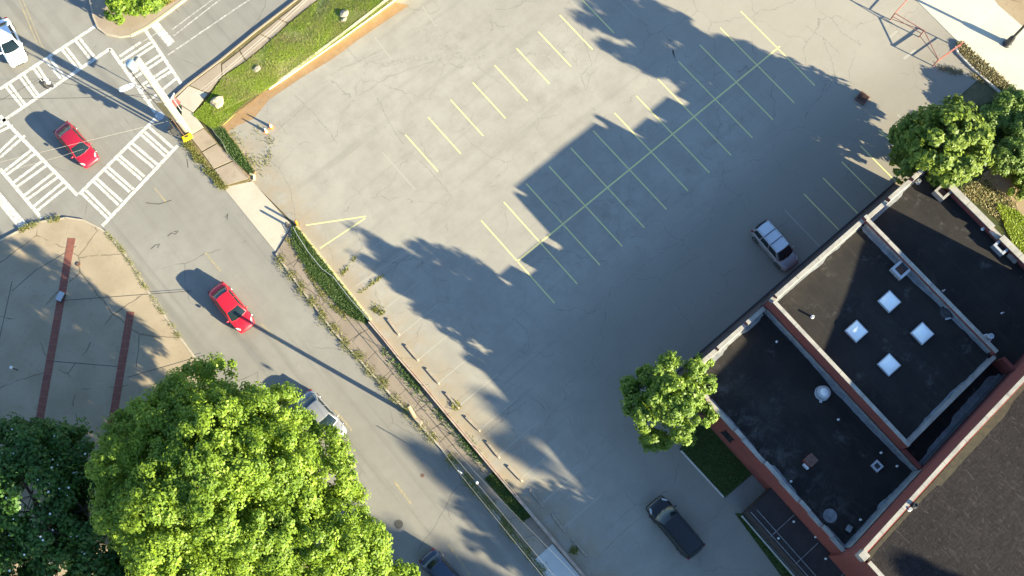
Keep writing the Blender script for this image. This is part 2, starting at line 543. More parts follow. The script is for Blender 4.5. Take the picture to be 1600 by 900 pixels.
MT['ground'] = m_soil('ground', (0.10, 0.095, 0.05), (0.14, 0.12, 0.07), (0.18, 0.15, 0.09))
MT['grass'] = m_leaf('grass_blades', (0.15, 0.23, 0.022), (0.36, 0.44, 0.05), 0.35)
MT['grass_dry'] = m_leaf('grass_dry', (0.22, 0.19, 0.07), (0.38, 0.32, 0.15), 0.25)
MT['grass_dark'] = m_leaf('grass_dark', (0.035, 0.075, 0.015), (0.085, 0.14, 0.03), 0.25)
MT['weed'] = m_leaf('weed_leaves', (0.09, 0.11, 0.02), (0.26, 0.24, 0.06), 0.3)
MT['ivy'] = m_leaf('dry_ivy', (0.10, 0.095, 0.03), (0.26, 0.21, 0.10), 0.2)
MT['leaf_big'] = m_leaf('leaf_oak', (0.065, 0.135, 0.012), (0.25, 0.345, 0.03), 0.38)
MT['leaf_mag'] = m_leaf('leaf_magnolia', (0.022, 0.065, 0.012), (0.07, 0.15, 0.022), 0.2, 0.5, 0.25)
MT['leaf_mid'] = m_leaf('leaf_mid', (0.055, 0.115, 0.014), (0.23, 0.32, 0.04), 0.36, 0.5)
MT['leaf_dark'] = m_leaf('leaf_dark', (0.04, 0.085, 0.012), (0.19, 0.25, 0.03), 0.3, 0.55, 0.3)
MT['leaf_shrub'] = m_leaf('leaf_shrub', (0.06, 0.11, 0.015), (0.16, 0.24, 0.04), 0.3)
MT['fleck'] = plain('white_fleck', (0.75, 0.75, 0.66), 0.6)
MT['tyre'] = plain('tyre', (0.02, 0.02, 0.02), 0.8)
MT['rim'] = plain('rim', (0.5, 0.5, 0.5), 0.3, 0.5, 0.8)
MT['glass'] = plain('car_glass', (0.010, 0.018, 0.022), 0.1, 0.45)
MT['head'] = plain('headlight', (0.38, 0.38, 0.38), 0.2, 0.6)
MT['tail'] = plain('taillight', (0.13, 0.008, 0.008), 0.3, 0.5)
MT['trim'] = plain('car_trim', (0.015, 0.015, 0.017), 0.5)
MT['chrome'] = plain('chrome', (0.7, 0.7, 0.7), 0.12, 0.5, 1.0)
MT['window'] = plain('window_glass', (0.02, 0.025, 0.03), 0.08, 0.8)

# ------------------------------------------------------------------ ground sheets
def sheet(name, ps, z, mat, parent=None, kind='structure'):
    o = MB().poly([(p[0], p[1], z) for p in ps]).build(name, mat, parent)
    if parent is None:
        o['kind'] = kind
    return o

def raised(name, ps, z0, z1, mat, parent=None, kind='structure'):
    o = MB().prism(ps, z0, z1).build(name, mat, parent)
    if parent is None:
        o['kind'] = kind
    return o

sheet('ground', [(-900, -900), (900, -900), (900, 900), (-900, 900)], -0.06, MT['ground'])
road = sheet('road', [(-15.0, -160), (-15.0, 32)] + [tuple(at(*p)[:2]) for p in ((296, 160), (300, 140), (486, 8), (900, -285), (500, -430))] + [(-40, 170), (-120, 120), (-120, 15), (-27, 25), (-26.5, -160)], 0.0, MT['road'])
LOT = [(-13.0, -90), (-13.0, 1.5)] + [tuple(at(*p)[:2]) for p in ((462, 352), (392, 282), (352, 205), (420, 139), (618, 2))] + [(22, 62), (60, 62), (60, -14), (32, -14), (32, -40), (2.5, -40), (2.5, -90)]
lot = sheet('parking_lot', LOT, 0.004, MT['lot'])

# street corner with the planting, upper left
isl = pts([(136, -40), (140, 0), (146, 26), (153, 43), (166, 53), (186, 57), (206, 54), (230, 42), (262, 19), (292, -4), (330, -40)], 0.13)
cor = raised('street_corner', isl, -0.03, 0.13, MT['walk'])
MB().ridge(pts([(204, 55), (218, 48), (230, 42), (262, 19), (292, -4), (330, -32)], 0.14), 0.2, 0.0, 0.15).build('kerb', MT['kerb_yellow2'], cor)
MB().ridge(pts([(136, -40), (140, 0), (146, 26), (153, 43), (166, 53), (186, 57), (203, 55)], 0.14), 0.16, 0.0, 0.145).build('kerb', MT['kerb'], cor)
MB().poly(pts([(236, 12), (262, 8), (288, -6), (275, -30), (240, -30)], 0.134)).build('planting_bed', MT['dirt'], cor)

# plaza on the left with its two brick bands
PL = pts([(-60, 412), (0, 374), (40, 353), (65, 344), (100, 339), (130, 343), (158, 357), (172, 368), (192, 392), (210, 420), (232, 456), (262, 500), (300, 552), (322, 580)], 0.12)
PL = [tuple(p[:2]) for p in PL] + [(-25.3, 5), (-25.3, -120), (-130, -120), (-130, 10)]
pla = raised('plaza', PL, -0.03, 0.12, MT['plaza'])
MB().ridge(pts([(-60, 414), (0, 376), (40, 355), (65, 346), (100, 341)], 0.13), 0.16, 0.0, 0.14).build('kerb', MT['kerb'], pla)
MB().ridge(pts([(102, 340), (130, 344), (158, 358), (172, 369), (192, 393), (210, 421), (232, 457), (262, 501), (300, 553), (322, 580)], 0.13), 0.14, 0.0, 0.135).build('kerb', MT['kerb'], pla)
def band(path):
    P = pts(path, 0.126)
    # courses of bricks: short pieces side by side with open joints
    a, b = P[0], P[-1]
    d = (b - a).normalized(); n = Vector((-d.y, d.x, 0))
    L = (b - a).length
    k = int(L / 0.62)
    proto = None
    for i in range(k):
        c = a + d * (0.31 + i * L / k)
        if proto is None:
            m = MB().box((0, 0, 0), (L / k - 0.02, 0.66, 0.012), math.atan2(d.y, d.x))
            proto = m.build('brick_course', MT['band'], pla, local=True)
            o = proto
        else:
            o = proto.copy(); COL.objects.link(o)
        o.location = (c.x, c.y, 0.128 + random.uniform(-0.002, 0.003))
band([(112, 372), (99, 455), (82, 545), (62, 655)])
band([(204, 487), (194, 560), (178, 650), (163, 735)])
for a, b in (((100, 470), (300, 455)), ((85, 565), (185, 573)), ((60, 420), (20, 455)), ((62, 420), (120, 385)), ((20, 440), (-20, 620)), ((200, 590), (320, 555)), ((135, 705), (165, 705))):
    MB().line(at(*a), at(*b), 0.05, 0.1235).build('joint', MT['dark'], pla)

# sidewalk beside the street: separate slabs with open joints
sw = raised('sidewalk', pts([(283, 214), (318, 198), (392, 280), (384, 284), (349, 292), (318, 258)], 0.12), -0.03, 0.09, MT['soil'])
def slab(ps, parent=sw, z=0.125, mat='walk'):
    return raised('paving_slab', pts(ps, z), 0.0, z + random.uniform(-0.01, 0.012), MT[mat], parent)
slab([(297, 213), (318, 201), (338, 223), (315, 236)]); slab([(316, 238), (339, 225), (364, 250), (334, 263)]); slab([(336, 265), (365, 252), (388, 279), (351, 290)])
slab([(284, 166), (303, 178), (318, 199), (297, 212), (284, 197)], mat='apron')
# sidewalk along the cross street
su = raised('sidewalk', pts([(266, 156), (282, 140), (292, 131), (345, 92), (400, 47), (465, -4), (520, -45), (560, -45), (500, -4), (450, 36), (424, 62), (383, 96), (344, 120), (329, 145), (302, 178)], 0.12), -0.03, 0.09, MT['soil'])
UP_OUT = [(270, 156), (294, 133), (346, 95), (371, 74), (400, 50), (430, 27), (466, 0), (500, -28)]
UP_IN = [(302, 177), (326, 146), (347, 119), (384, 95), (424, 61), (450, 36), (500, -4), (535, -35)]
def lerp2(a, b, t): return (a[0] + (b[0] - a[0]) * t, a[1] + (b[1] - a[1]) * t)
for i in range(7):
    a0, a1, b0, b1 = UP_OUT[i], UP_OUT[i + 1], UP_IN[i], UP_IN[i + 1]
    t0 = 0.05 if i < 2 else 0.28
    q = [lerp2(lerp2(a0, b0, t0), lerp2(a1, b1, t0), 0.02), lerp2(lerp2(a0, b0, t0), lerp2(a1, b1, t0), 0.97), lerp2(lerp2(a0, b0, .97), lerp2(a1, b1, .97), 0.97), lerp2(lerp2(a0, b0, .97), lerp2(a1, b1, .97), 0.02)]
    slab(q, su, 0.125, 'apron' if i == 0 else 'walk')
MB().ridge(pts([(262, 160), (282, 142), (293, 132), (345, 93), (400, 48), (466, -3), (520, -45)], 0.15), 0.15, 0.0, 0.17).build('kerb', MT['walk'], su)
MB().poly(pts([(266, 158), (274, 152), (283, 160), (275, 168)], 0.142)).build('tactile_paving', MT['tactile'], su)

# driveway apron and the long sidewalk further down
raised('driveway', pts([(349, 293), (385, 285), (394, 283), (456, 352), (431, 394)], 0.03), -0.03, 0.022, MT['apron'])
E1 = [(431, 396), (470, 450), (520, 516), (560, 560), (610, 616), (642, 648), (700, 712), (760, 786), (850, 896), (900, 958)]
I1 = [(456, 354), (478, 386), (540, 460), (578, 505), (622, 560), (662, 606), (700, 652), (742, 702), (806, 778), (908, 898), (950, 950)]
lw = raised('sidewalk', pts(E1 + I1[::-1], 0.1), -0.03, 0.08, MT['walk_red'])
def along(path, t):
    """point at fraction t of a pixel path"""
    L = [math.dist(path[i], path[i + 1]) for i in range(len(path) - 1)]
    s = t * sum(L)
    for i, l in enumerate(L):
        if s <= l:
            return lerp2(path[i], path[i + 1], s / l)
        s -= l
    return path[-1]
NS = 20
for i in range(NS):
    t0, t1 = i / NS, (i + 1) / NS
    e0, e1 = along(E1, t0 + 0.001), along(E1, t1 - 0.001)
    i0, i1 = along(I1, t0 + 0.001), along(I1, t1 - 0.001)
    lo, hi = (0.22, 0.62) if i < 7 else (0.18, 0.9)
    if i >= 14: lo, hi = 0.2, 0.62
    slab([lerp2(e0, i0, lo), lerp2(e1, i1, lo), lerp2(e1, i1, hi), lerp2(e0, i0, hi)], lw, 0.092, 'walk_red' if i < 14 else 'walk')
MB().ridge([p for p in pts(E1, 0.12)], 0.14, 0.0, 0.12).build('kerb', MT['kerb'], lw)
raised('driveway', pts([(836, 874), (863, 850), (912, 906), (940, 945), (890, 945)], 0.12), -0.03, 0.125, MT['pale'])
raised('planting_strip', pts([(757, 748), (772, 736), (832, 806), (816, 816), (786, 782)], 0.1), -0.03, 0.1, MT['lawn_soil'])

# low wall between the sidewalk and the lot, yellow kerb above it
WALL = [(577, 502), (600, 529), (622, 557), (662, 603), (700, 649), (742, 699), (806, 775), (858, 836), (908, 895), (960, 957)]
wl = MB().ridge(pts(WALL, 0.35), 0.24, -0.03, 0.38).build('low_wall', MT['wall_low'])
tag(wl, 'low stained concrete wall edging the parking lot beside the sidewalk', 'wall')
ky = MB().ridge(pts([(463, 353), (480, 374), (510, 412), (545, 456), (579, 499)], 0.15), 0.2, -0.03, 0.16).build('kerb', MT['kerb_yellow'])
tag(ky, 'yellow painted kerb along the weedy strip by the lot entrance', 'kerb')

# lane paint on the streets
RW = MT['white']
def mark(name, a, b, wd, mat=RW, z=0.004, parent=road):
    MB().line(at(*a), at(*b), wd, z).build(name, mat, parent)
def ladder(A0, A1, B0, B1, bars, name='crosswalk_line'):
    """two long edge lines and pairs of cross bars at pixel fractions"""
    mark(name, A0, A1, 0.3, z=0.008); mark(name, B0, B1, 0.3, z=0.008)
    for t, u in bars:
        for o in (-0.016, 0.016):
            MB().line(at(*lerp2(A0, A1, t + o)), at(*lerp2(B0, B1, u + o)), 0.2, 0.004).build('crosswalk_bar', RW, road)
# crossing over the left arm
ladder((0, 181), (121, 305), (0, 264), (65, 341), ())
def bars(lst):
    for a, b in lst:
        mark('crosswalk_bar', a, b, 0.24)
bars([((0, 246), (39, 212)), ((-4, 240), (30, 208)), ((5, 269), (53, 231)), ((8, 275), (58, 238)), ((20, 286), (68, 250)), ((25, 293), (75, 257)), ((37, 306), (85, 269)), ((42, 312), (90, 277)), ((52, 323), (98, 285)), ((57, 330), (104, 292)), ((-20, 215), (20, 196)), ((-24, 210), (14, 190))])
# crossing over the lower arm (main street)
mark('crosswalk_line', (124, 303), (247, 181), 0.3, z=0.008); mark('crosswalk_line', (160, 353), (278, 227), 0.3, z=0.008)
bars([((128, 302), (168, 341)), ((134, 297), (173, 336)), ((146, 283), (185, 320)), ((151, 279), (191, 315)), ((163, 265), (203, 300)), ((168, 260), (209, 296)), ((182, 247), (221, 281)), ((187, 243), (226, 276)), ((200, 229), (240, 262)), ((207, 224), (246, 257)), ((219, 209), (258, 244)), ((225, 205), (263, 239)), ((231, 197), (270, 231))])
# crossing over the right arm
mark('crosswalk_line', (172, 76), (243, 176), 0.3, z=0.008); mark('crosswalk_line', (227, 47), (283, 131), 0.3, z=0.008)
bars([((186, 98), (236, 66)), ((190, 105), (240, 72)), ((200, 119), (251, 85)), ((205, 125), (256, 91)), ((214, 138), (264, 105)), ((218, 143), (268, 111)), ((232, 158), (276, 122)), ((187, 88), (220, 66))])
# crossing over the top-left arm
mark('crosswalk_line', (0, 139), (152, 39), 0.3, z=0.008); mark('crosswalk_line', (0, 192), (172, 76), 0.3, z=0.008)
bars([((8, 134), (34, 166)), ((14, 130), (39, 163)), ((30, 119), (55, 152)), ((36, 115), (60, 149)), ((51, 105), (76, 138)), ((57, 101), (80, 135)), ((70, 92), (96, 124)), ((76, 88), (101, 121)), ((95, 75), (121, 107)), ((101, 71), (126, 103)), ((116, 61), (141, 92)), ((122, 57), (147, 88))])
mark('stop_bar', (-10, 299), (38, 356), 0.75); mark('stop_bar', (241, 37), (268, 69), 0.75)
mark('lane_line', (268, 47), (350, -14), 0.12, MT['white_thin'], 0.006); mark('lane_line', (271, 56), (366, -18), 0.12, MT['white_thin'], 0.006); mark('lane_line', (262, 86), (425, -25), 0.14, MT['white_thin'], 0.006)
mark('lane_line', (210, 73), (246, 51), 0.1, MT['white_thin'], 0.006)
for o in (0, 6):
    mark('centre_line', (24 + o, -14), (59 + o * 0.9, 70), 0.13, MT['yellow_road'], 0.006); mark('centre_line', (59 + o * .9, 70), (72 + o * 0.4, 88), 0.13, MT['yellow_road'], 0.006)
for a, b in (((241, 293), (259, 315)), ((321, 395), (345, 424)), ((408, 506), (440, 538)), ((522, 640), (550, 672)), ((615, 751), (642, 787)), ((700, 850), (735, 900))):
    mark('centre_line', a, b, 0.2, MT['yellow_road'], 0.006)
for path in (((236, 389), (243, 383), (250, 381), (246, 387)), ((262, 369), (268, 364), (274, 366), (279, 361), (272, 362)), ((352, 340), (356, 334), (355, 343)), ((228, 317), (248, 319), (268, 313)), ((292, 248), (294, 262))):
    MB().strip(pts(path), 0.08, 0.0075).build('tar_mark', MT['tar'], road)
# round utility covers set into the street
def cover(px, py, r, mat):
    c = at(px, py)
    MB().lathe((c.x, c.y, 0.0), [(r, 0.0), (r, 0.008), (r * 0.86, 0.008), (r * 0.84, 0.004), (r * 0.3, 0.004), (r * 0.28, 0.007), (0.01, 0.007)], 18).build('manhole_cover', MT[mat], road)
cover(623, 819, 0.36, 'tar'); cover(249, 181, 0.42, 'metal'); cover(660, 743, 0.16, 'rust')

# dirt wash along the upper wall of the lot
MB().poly(pts([(420, 140), (618, 4), (640, 8), (560, 62), (520, 92), (470, 122), (420, 156), (396, 186), (372, 196), (352, 208), (338, 206), (352, 184), (386, 150)], 0.008)).build('dirt_wash', MT['dirt'], lot)

# parking lot paint: measured grid, 2.6 m pitch
YL = MT['yellow']
def stall(a, b, wd=0.11, mat=YL):
    MB().line(a, b, wd, 0.0075).build('stall_line', mat, lot)
for i in range(13):
    stall((2.6 * i, 0.08), (2.6 * i, 4.9 - random.uniform(0, 0.08)))
    stall((2.6 * i, -0.08), (2.6 * i, -4.87 + random.uniform(0, 0.08)))
MB().line((0, 0), (2.6 * 12 + 0.3, 0), 0.13, 0.0075).build('stall_line', YL, lot)
for i in range(-1, 10):
    stall((2.6 * i + 0.02, 10.76), (2.6 * i + 0.02, 15.3), mat=YL if 0 <= i < 9 else MT['yellow_worn'])
for i in range(-2, 6):
    stall((23.2 + 2.34 * i, -11.62), (23.2 + 2.34 * i, -15.94), 0.1, YL if 0 <= i < 5 else MT['yellow_worn'])
for a, b in (((478, 352), (572, 338)), ((500, 388), (571, 341)), ((535, 421), (598, 376)), ((556, 447), (640, 391))):
    stall(at(*a), at(*b), 0.1, MT['yellow_worn'] if a[0] > 520 else YL)
for k in range(10):
    y = 4.1 - 2.62 * k
    stall((-12.1, y), (-7.6, y), 0.1, MT['yellow_worn'])
for a, b in (((660, 10), (682, 42)), ((585, 58), (612, 92)), ((1388, 60), (1402, 48)), ((1412, 92), (1430, 78))):
    stall(at(*a), at(*b), 0.25 if a[0] > 1000 else 0.1, MT['yellow_worn'])

MT['stain'] = m_paint('tyre_stain', (0.2, 0.183, 0.155), (0.275, 0.255, 0.215), 0.62)
for path, wd in ((((1024, 58), (1040, 58), (1049, 64), (1052, 76), (1050, 100), (1049, 128)), 0.13), (((1046, 62), (1054, 90), (1055, 122)), 0.1), (((1042, 66), (1046, 92), (1043, 114)), 0.1), (((1052, 80), (1059, 105), (1057, 132)), 0.08), (((1030, 62), (1042, 70), (1040, 100)), 0.08), (((590, 104), (640, 92), (700, 91), (760, 88)), 0.5), (((640, 48), (668, 46), (690, 60)), 0.4), (((780, 92), (830, 84), (880, 92)), 0.35), (((985, 212), (1020, 200), (1035, 190)), 0.6)):
    MB().strip(pts(path), wd, 0.0062).build('tyre_mark', MT['stain'], lot)
# the larger cracks one can follow across the lot
for path in (((461, 149), (477, 165), (495, 182), (507, 197), (516, 208), (525, 222)), ((477, 165), (456, 184), (440, 198), (428, 208)), ((562, 150), (585, 134), (607, 120), (664, 100), (720, 82)), ((515, 118), (540, 104), (562, 95), (600, 76)),
             ((590, 152), (602, 180), (615, 203), (630, 226)), ((540, 73), (552, 86), (561, 98)), ((560, 350), (556, 358), (562, 375), (565, 388), (550, 402), (535, 423)), ((580, 447), (597, 432), (614, 418), (640, 399)), ((655, 250), (672, 268), (690, 287), (711, 316)),
             ((800, 497), (822, 515), (827, 532), (815, 547)), ((840, 617), (853, 630), (861, 643), (850, 666)), ((1003, 808), (972, 832), (947, 858), (932, 872)), ((977, 441), (1010, 412), (1060, 378), (1110, 338), (1162, 300)), ((1070, 462), (1086, 478), (1104, 497)), ((905, 30), (914, 70), (926, 100), (908, 118), (916, 142)),
             ((690, 640), (712, 628), (738, 606)), ((745, 690), (790, 652), (822, 628)), ((1055, 505), (1090, 480), (1130, 452)), ((1285, 60), (1300, 95), (1306, 122), (1290, 142)), ((1300, 30), (1316, 52), (1346, 70)), ((1258, 40), (1290, 62), (1312, 84)), ((700, 800), (705, 812)), ((1405, 112), (1430, 120), (1455, 126), (1470, 122)), ((405, 232), (420, 248), (440, 268), (455, 300), (462, 345))):
    P = pts(path)
    Q = []
    for i in range(len(P) - 1):
        for k in range(5):
            q = P[i].lerp(P[i + 1], k / 5)
            Q.append((q.x + random.uniform(-.07, .07), q.y + random.uniform(-.07, .07)))
    Q.append((P[-1].x, P[-1].y))
    MB().strip(Q, 0.042, 0.0058).build('crack', MT['crack'], lot)
# light concrete drive in the upper right, its verge and low kerb
raised('driveway', pts([(1424, -8), (1494, 62), (1540, 102), (1605, 154), (1760, 280), (1980, 120), (1660, -120), (1520, -120)], 0.03), -0.03, 0.03, MT['bright'])
sheet('path', pts([(1540, -20), (1560, 8), (1620, 60), (1700, 120), (1760, 60), (1620, -60)], 0.036), 0.036, MT['tan'])
verge = raised('verge', pts([(1494, 66), (1500, 64), (1545, 104), (1592, 146), (1570, 150), (1525, 112), (1500, 84)], 0.1), -0.03, 0.09, MT['soil'])
kw = MB().ridge(pts([(1494, 72), (1497, 82), (1520, 106), (1545, 128), (1570, 150)], 0.15), 0.18, -0.03, 0.2).build('kerb', MT['kerb_white'])
tag(kw, 'white kerb curving along the dry ivy verge by the bright concrete drive', 'kerb')
raised('path', pts([(1535, 272), (1560, 255), (1640, 330), (1640, 372), (1590, 330)], 0.06), -0.03, 0.06, MT['tan'])
raised('garden_bed', pts([(1490, 300), (1545, 262), (1600, 330), (1660, 400), (1640, 470), (1560, 380)], 0.04), -0.03, 0.045, MT['lawn_soil'])
raised('garden_bed', pts([(1440, 200), (1570, 150), (1720, 260), (1760, 400), (1640, 330), (1560, 255), (1480, 260)], 0.04), -0.03, 0.05, MT['lawn_soil'])

# lawn, pad and kerbs beside the brick building
raised('lawn', pts([(1062, 702), (1105, 636), (1150, 680), (1182, 735), (1132, 778)], 0.1), -0.03, 0.1, MT['lawn_soil'])
raised('concrete_pad', pts([(1131, 779), (1182, 736), (1215, 758), (1162, 802)], 0.06), -0.03, 0.05, MT['pad'])
for a, b, lab in (((1064, 704), (1131, 777), 'thin pale kerb along the street-facing edge of the small lawn'), ((1159, 806), (1262, 925), 'thin pale kerb running past the dark annex roof')):
    o = MB().ridge([at(*a, 0.12), at(*b, 0.12)], 0.12, -0.03, 0.16).build('kerb', MT['kerb_white'])
    tag(o, lab, 'kerb')
sheet('grass_verge', pts([(1148, 802), (1160, 802), (1275, 940), (1250, 940)], 0.02), 0.02, MT['lawn_soil'])
# grass bank held by the cream wall
BW = [(420, 139), (450, 119), (490, 91), (530, 63), (570, 34), (612, 3), (650, -26)]
BH = [0.12, 0.25, 0.42, 0.58, 0.74, 0.92, 1.05]
bw = MB().ridge([at(*p) for p in BW], 0.22, -0.03, 0, [h + 0.05 for h in BH]).build('retaining_wall', MT['wall_cream'])
tag(bw, 'cream painted retaining wall holding the grass bank above the parking lot', 'wall')
BI = [(330, 182), (345, 122), (384, 97), (424, 63), (452, 37), (502, -4), (540, -36)]
bv, bf = [], []
for i in range(7):
    a, b = at(*BI[i], 0.14), at(*BW[i], BH[i])
    for k in range(5):
        t = k / 4
        p = a.lerp(b, t)
        bv.append((p.x, p.y, p.z + 0.05 * math.sin(t * math.pi) + random.uniform(-.02, .02)))
for i in range(6):
    for k in range(4):
        bf.append((i * 5 + k, i * 5 + k + 1, i * 5 + k + 6, i * 5 + k + 5))
bank = MB().add(bv, bf).build('grass_bank', MT['turf'], smooth=True)
bank['kind'] = 'structure'
raised('grass_verge', pts([(302, 180), (330, 150), (346, 124), (420, 137), (386, 160), (352, 192), (336, 206)], 0.1), -0.03, 0.11, MT['turf'])
raised('grass_verge', pts([(334, 204), (350, 196), (372, 228), (399, 268), (396, 280), (390, 280), (362, 248)], 0.1), -0.03, 0.1, MT['dirt'])
raised('grass_verge', pts([(456, 356), (464, 354), (578, 500), (574, 506), (548, 496), (520, 470), (482, 425), (460, 384)], 0.1), -0.03, 0.1, MT['lawn_soil'])

# ------------------------------------------------------------------ grass and weeds
RNG = np.random.default_rng(5)
def blades(name, P, h, wd, mat, spread=0.5):
    """one bent blade (a quad) per point of P"""
    n = len(P)
    a = RNG.uniform(0, 2 * np.pi, n)
    lean = RNG.uniform(0.2, 1.0, n) * spread
    hh = h * RNG.uniform(0.5, 1.3, n)
    ww = wd * RNG.uniform(0.6, 1.3, n)
    dx, dy = np.cos(a), np.sin(a)
    V = np.zeros((n, 4, 3))
    V[:, 0] = P + np.stack([-dy * ww, dx * ww, 0 * a], 1)
    V[:, 1] = P + np.stack([dy * ww, -dx * ww, 0 * a], 1)
    tip = P + np.stack([dx * lean * hh * 2.0, dy * lean * hh * 2.0, hh], 1)
    V[:, 2] = tip + np.stack([dy * ww * .6, -dx * ww * .6, 0 * a], 1)
    V[:, 3] = tip + np.stack([-dy * ww * .6, dx * ww * .6, 0 * a], 1)
    F = np.arange(4 * n).reshape(n, 4)
    o = np_mesh(name, V.reshape(-1, 3), F, mat)
    o['kind'] = 'stuff'
    return o

def in_poly(ps, n, z):
    """n random points inside a polygon"""
    ps = np.array([(p[0], p[1]) for p in ps])
    lo, hi = ps.min(0), ps.max(0)
    out = []
    while sum(len(o) for o in out) < n:
        q = RNG.uniform(lo, hi, (n * 3, 2))
        ins = np.zeros(len(q), bool)
        j = len(ps) - 1
        for i in range(len(ps)):
            c = ((ps[i, 1] > q[:, 1]) != (ps[j, 1] > q[:, 1])) & (q[:, 0] < (ps[j, 0] - ps[i, 0]) * (q[:, 1] - ps[i, 1]) / (ps[j, 1] - ps[i, 1] + 1e-12) + ps[i, 0])
            ins ^= c
            j = i
        out.append(q[ins])
    q = np.concatenate(out)[:n]
    return np.column_stack([q, np.full(len(q), z)])

def clumped(P, scale, keep):
    """thin a point set into uneven patches"""
    f = np.sin(P[:, 0] * scale + 1.3 * np.sin(P[:, 1] * scale * 0.7)) + np.sin(P[:, 1] * scale * 1.3 + 1.7 * np.sin(P[:, 0] * scale * 0.6 + 2))
    f = f + RNG.normal(0, 0.9, len(P))
    return P[f > np.quantile(f, 1 - keep)]

def on_path(path, n, wd, z):
    P = [at(*p) for p in path]
    L = [(P[i + 1] - P[i]).length for i in range(len(P) - 1)]
    cum = np.concatenate([[0], np.cumsum(L)])
    s = RNG.uniform(0, cum[-1], n)
    i = np.clip(np.searchsorted(cum, s) - 1, 0, len(L) - 1)
    A = np.array([tuple(p) for p in P])
    t = (s - cum[i]) / np.array(L)[i]
    q = A[i] + (A[i + 1] - A[i]) * t[:, None]
    d = (A[i + 1] - A[i]) / np.array(L)[i][:, None]
    off = RNG.normal(0, wd / 2.2, n)
    q = q + np.stack([-d[:, 1] * off, d[:, 0] * off, 0 * off], 1)
    q[:, 2] = z
    return q

# bank: points on the mesh itself
def on_quads(V, F, n):
    V = np.array(V)
    T = []
    for f in F:
        T += [(f[0], f[1], f[2]), (f[0], f[2], f[3])]
    T = np.array(T)
    a, b, c = V[T[:, 0]], V[T[:, 1]], V[T[:, 2]]
    ar = np.linalg.norm(np.cross(b - a, c - a), axis=1)
    k = RNG.choice(len(T), n, p=ar / ar.sum())
    u, v = RNG.random(n), RNG.random(n)
    s = u + v > 1
    u[s], v[s] = 1 - u[s], 1 - v[s]
    return a[k] + (b[k] - a[k]) * u[:, None] + (c[k] - a[k]) * v[:, None]
blades('grass', clumped(on_quads(bv, bf, 60000), 1.6, 0.55), 0.07, 0.011, MT['grass'], 0.8)
blades('dry_grass', clumped(on_quads(bv, bf, 40000), 1.9, 0.5), 0.06, 0.012, MT['grass_dry'], 0.9)
blades('grass', clumped(in_poly(pts([(302, 181), (318, 166), (346, 126), (418, 137), (386, 158), (352, 190), (336, 205)]), 36000, 0.1), 1.2, 0.85), 0.08, 0.012, MT['grass'], 0.7)
blades('dry_grass', clumped(in_poly(pts([(336, 203), (420, 138), (386, 160), (352, 192)]), 6000, 0.1), 2.0, 0.6), 0.06, 0.012, MT['grass_dry'], 0.9)
blades('grass', in_poly(pts([(334, 204), (350, 200), (374, 232), (398, 268), (394, 276), (362, 248)]), 3500, 0.1), 0.12, 0.024, MT['grass_dark'], 0.7)
blades('grass', clumped(in_poly(pts([(456, 358), (464, 356), (576, 500), (572, 506), (548, 494), (520, 468), (482, 423), (460, 384)]), 22000, 0.1), 1.5, 0.8), 0.13, 0.02, MT['grass_dark'], 0.8)
blades('weeds', clumped(in_poly(pts([(446, 372), (462, 372), (500, 420), (552, 480), (566, 500), (545, 505), (505, 470), (470, 415)]), 3600, 0.1), 2.4, 0.5), 0.09, 0.025, MT['weed'], 0.9)
blades('weeds', clumped(on_path([(285, 212), (300, 238), (348, 292), (352, 298)], 4600, 0.42, 0.1), 2.9, 0.6), 0.08, 0.022, MT['weed'], 0.9)
blades('weeds', clumped(on_path([(434, 400), (470, 449), (520, 514), (560, 558), (610, 613), (640, 644), (690, 698)], 9000, 0.6, 0.1), 3.1, 0.45), 0.07, 0.02, MT['weed'], 0.9)
blades('weeds', clumped(on_path([(166, 362), (192, 392), (210, 420), (232, 456), (262, 500), (290, 540)], 2600, 0.28, 0.12), 3.4, 0.5), 0.06, 0.02, MT['weed'], 0.9)
blades('weeds', clumped(on_path([(30, 360), (65, 348), (95, 342)], 700, 0.3, 0.12), 2.0, 0.6), 0.09, 0.03, MT['weed'], 0.9)
blades('weeds', clumped(on_path([(700, 712), (760, 785), (850, 895)], 2400, 0.5, 0.1), 2.0, 0.6), 0.11, 0.03, MT['weed'], 0.9)
blades('weeds', clumped(on_path([(600, 545), (660, 615), (742, 708), (800, 778)], 3000, 0.55, 0.09), 1.2, 0.5), 0.12, 0.03, MT['grass_dark'], 0.9)
blades('grass', in_poly(pts([(758, 749), (772, 738), (830, 806), (816, 815), (787, 781)]), 3000, 0.1), 0.12, 0.025, MT['grass_dark'], 0.7)
blades('weeds', clumped(on_path([(350, 205), (380, 232), (400, 270), (430, 240), (400, 200)], 900, 0.9, 0.0), 2.0, 0.45), 0.09, 0.03, MT['weed'], 1.0)
blades('weeds', clumped(on_path([(534, 430), (556, 402)], 240, 0.16, 0.0), 3.0, 0.6), 0.09, 0.03, MT['weed'], 1.0)
blades('weeds', clumped(on_path([(562, 458), (594, 434), (604, 428)], 260, 0.16, 0.0), 3.0, 0.6), 0.09, 0.03, MT['weed'], 1.0)
blades('weeds', clumped(on_path([(582, 486), (590, 480), (600, 490)], 300, 0.4, 0.0), 3.0, 0.6), 0.1, 0.03, MT['weed'], 1.0)
blades('weeds', on_path([(708, 634), (718, 634)], 160, 0.35, 0.0), 0.14, 0.03, MT['weed'], 1.0)
blades('weeds', on_path([(892, 862), (902, 858)], 130, 0.35, 0.0), 0.14, 0.03, MT['weed'], 1.0)
blades('grass', in_poly(pts([(1064, 702), (1106, 640), (1150, 682), (1180, 735), (1132, 776)]), 9000, 0.1), 0.07, 0.025, MT['grass_dark'], 0.8)
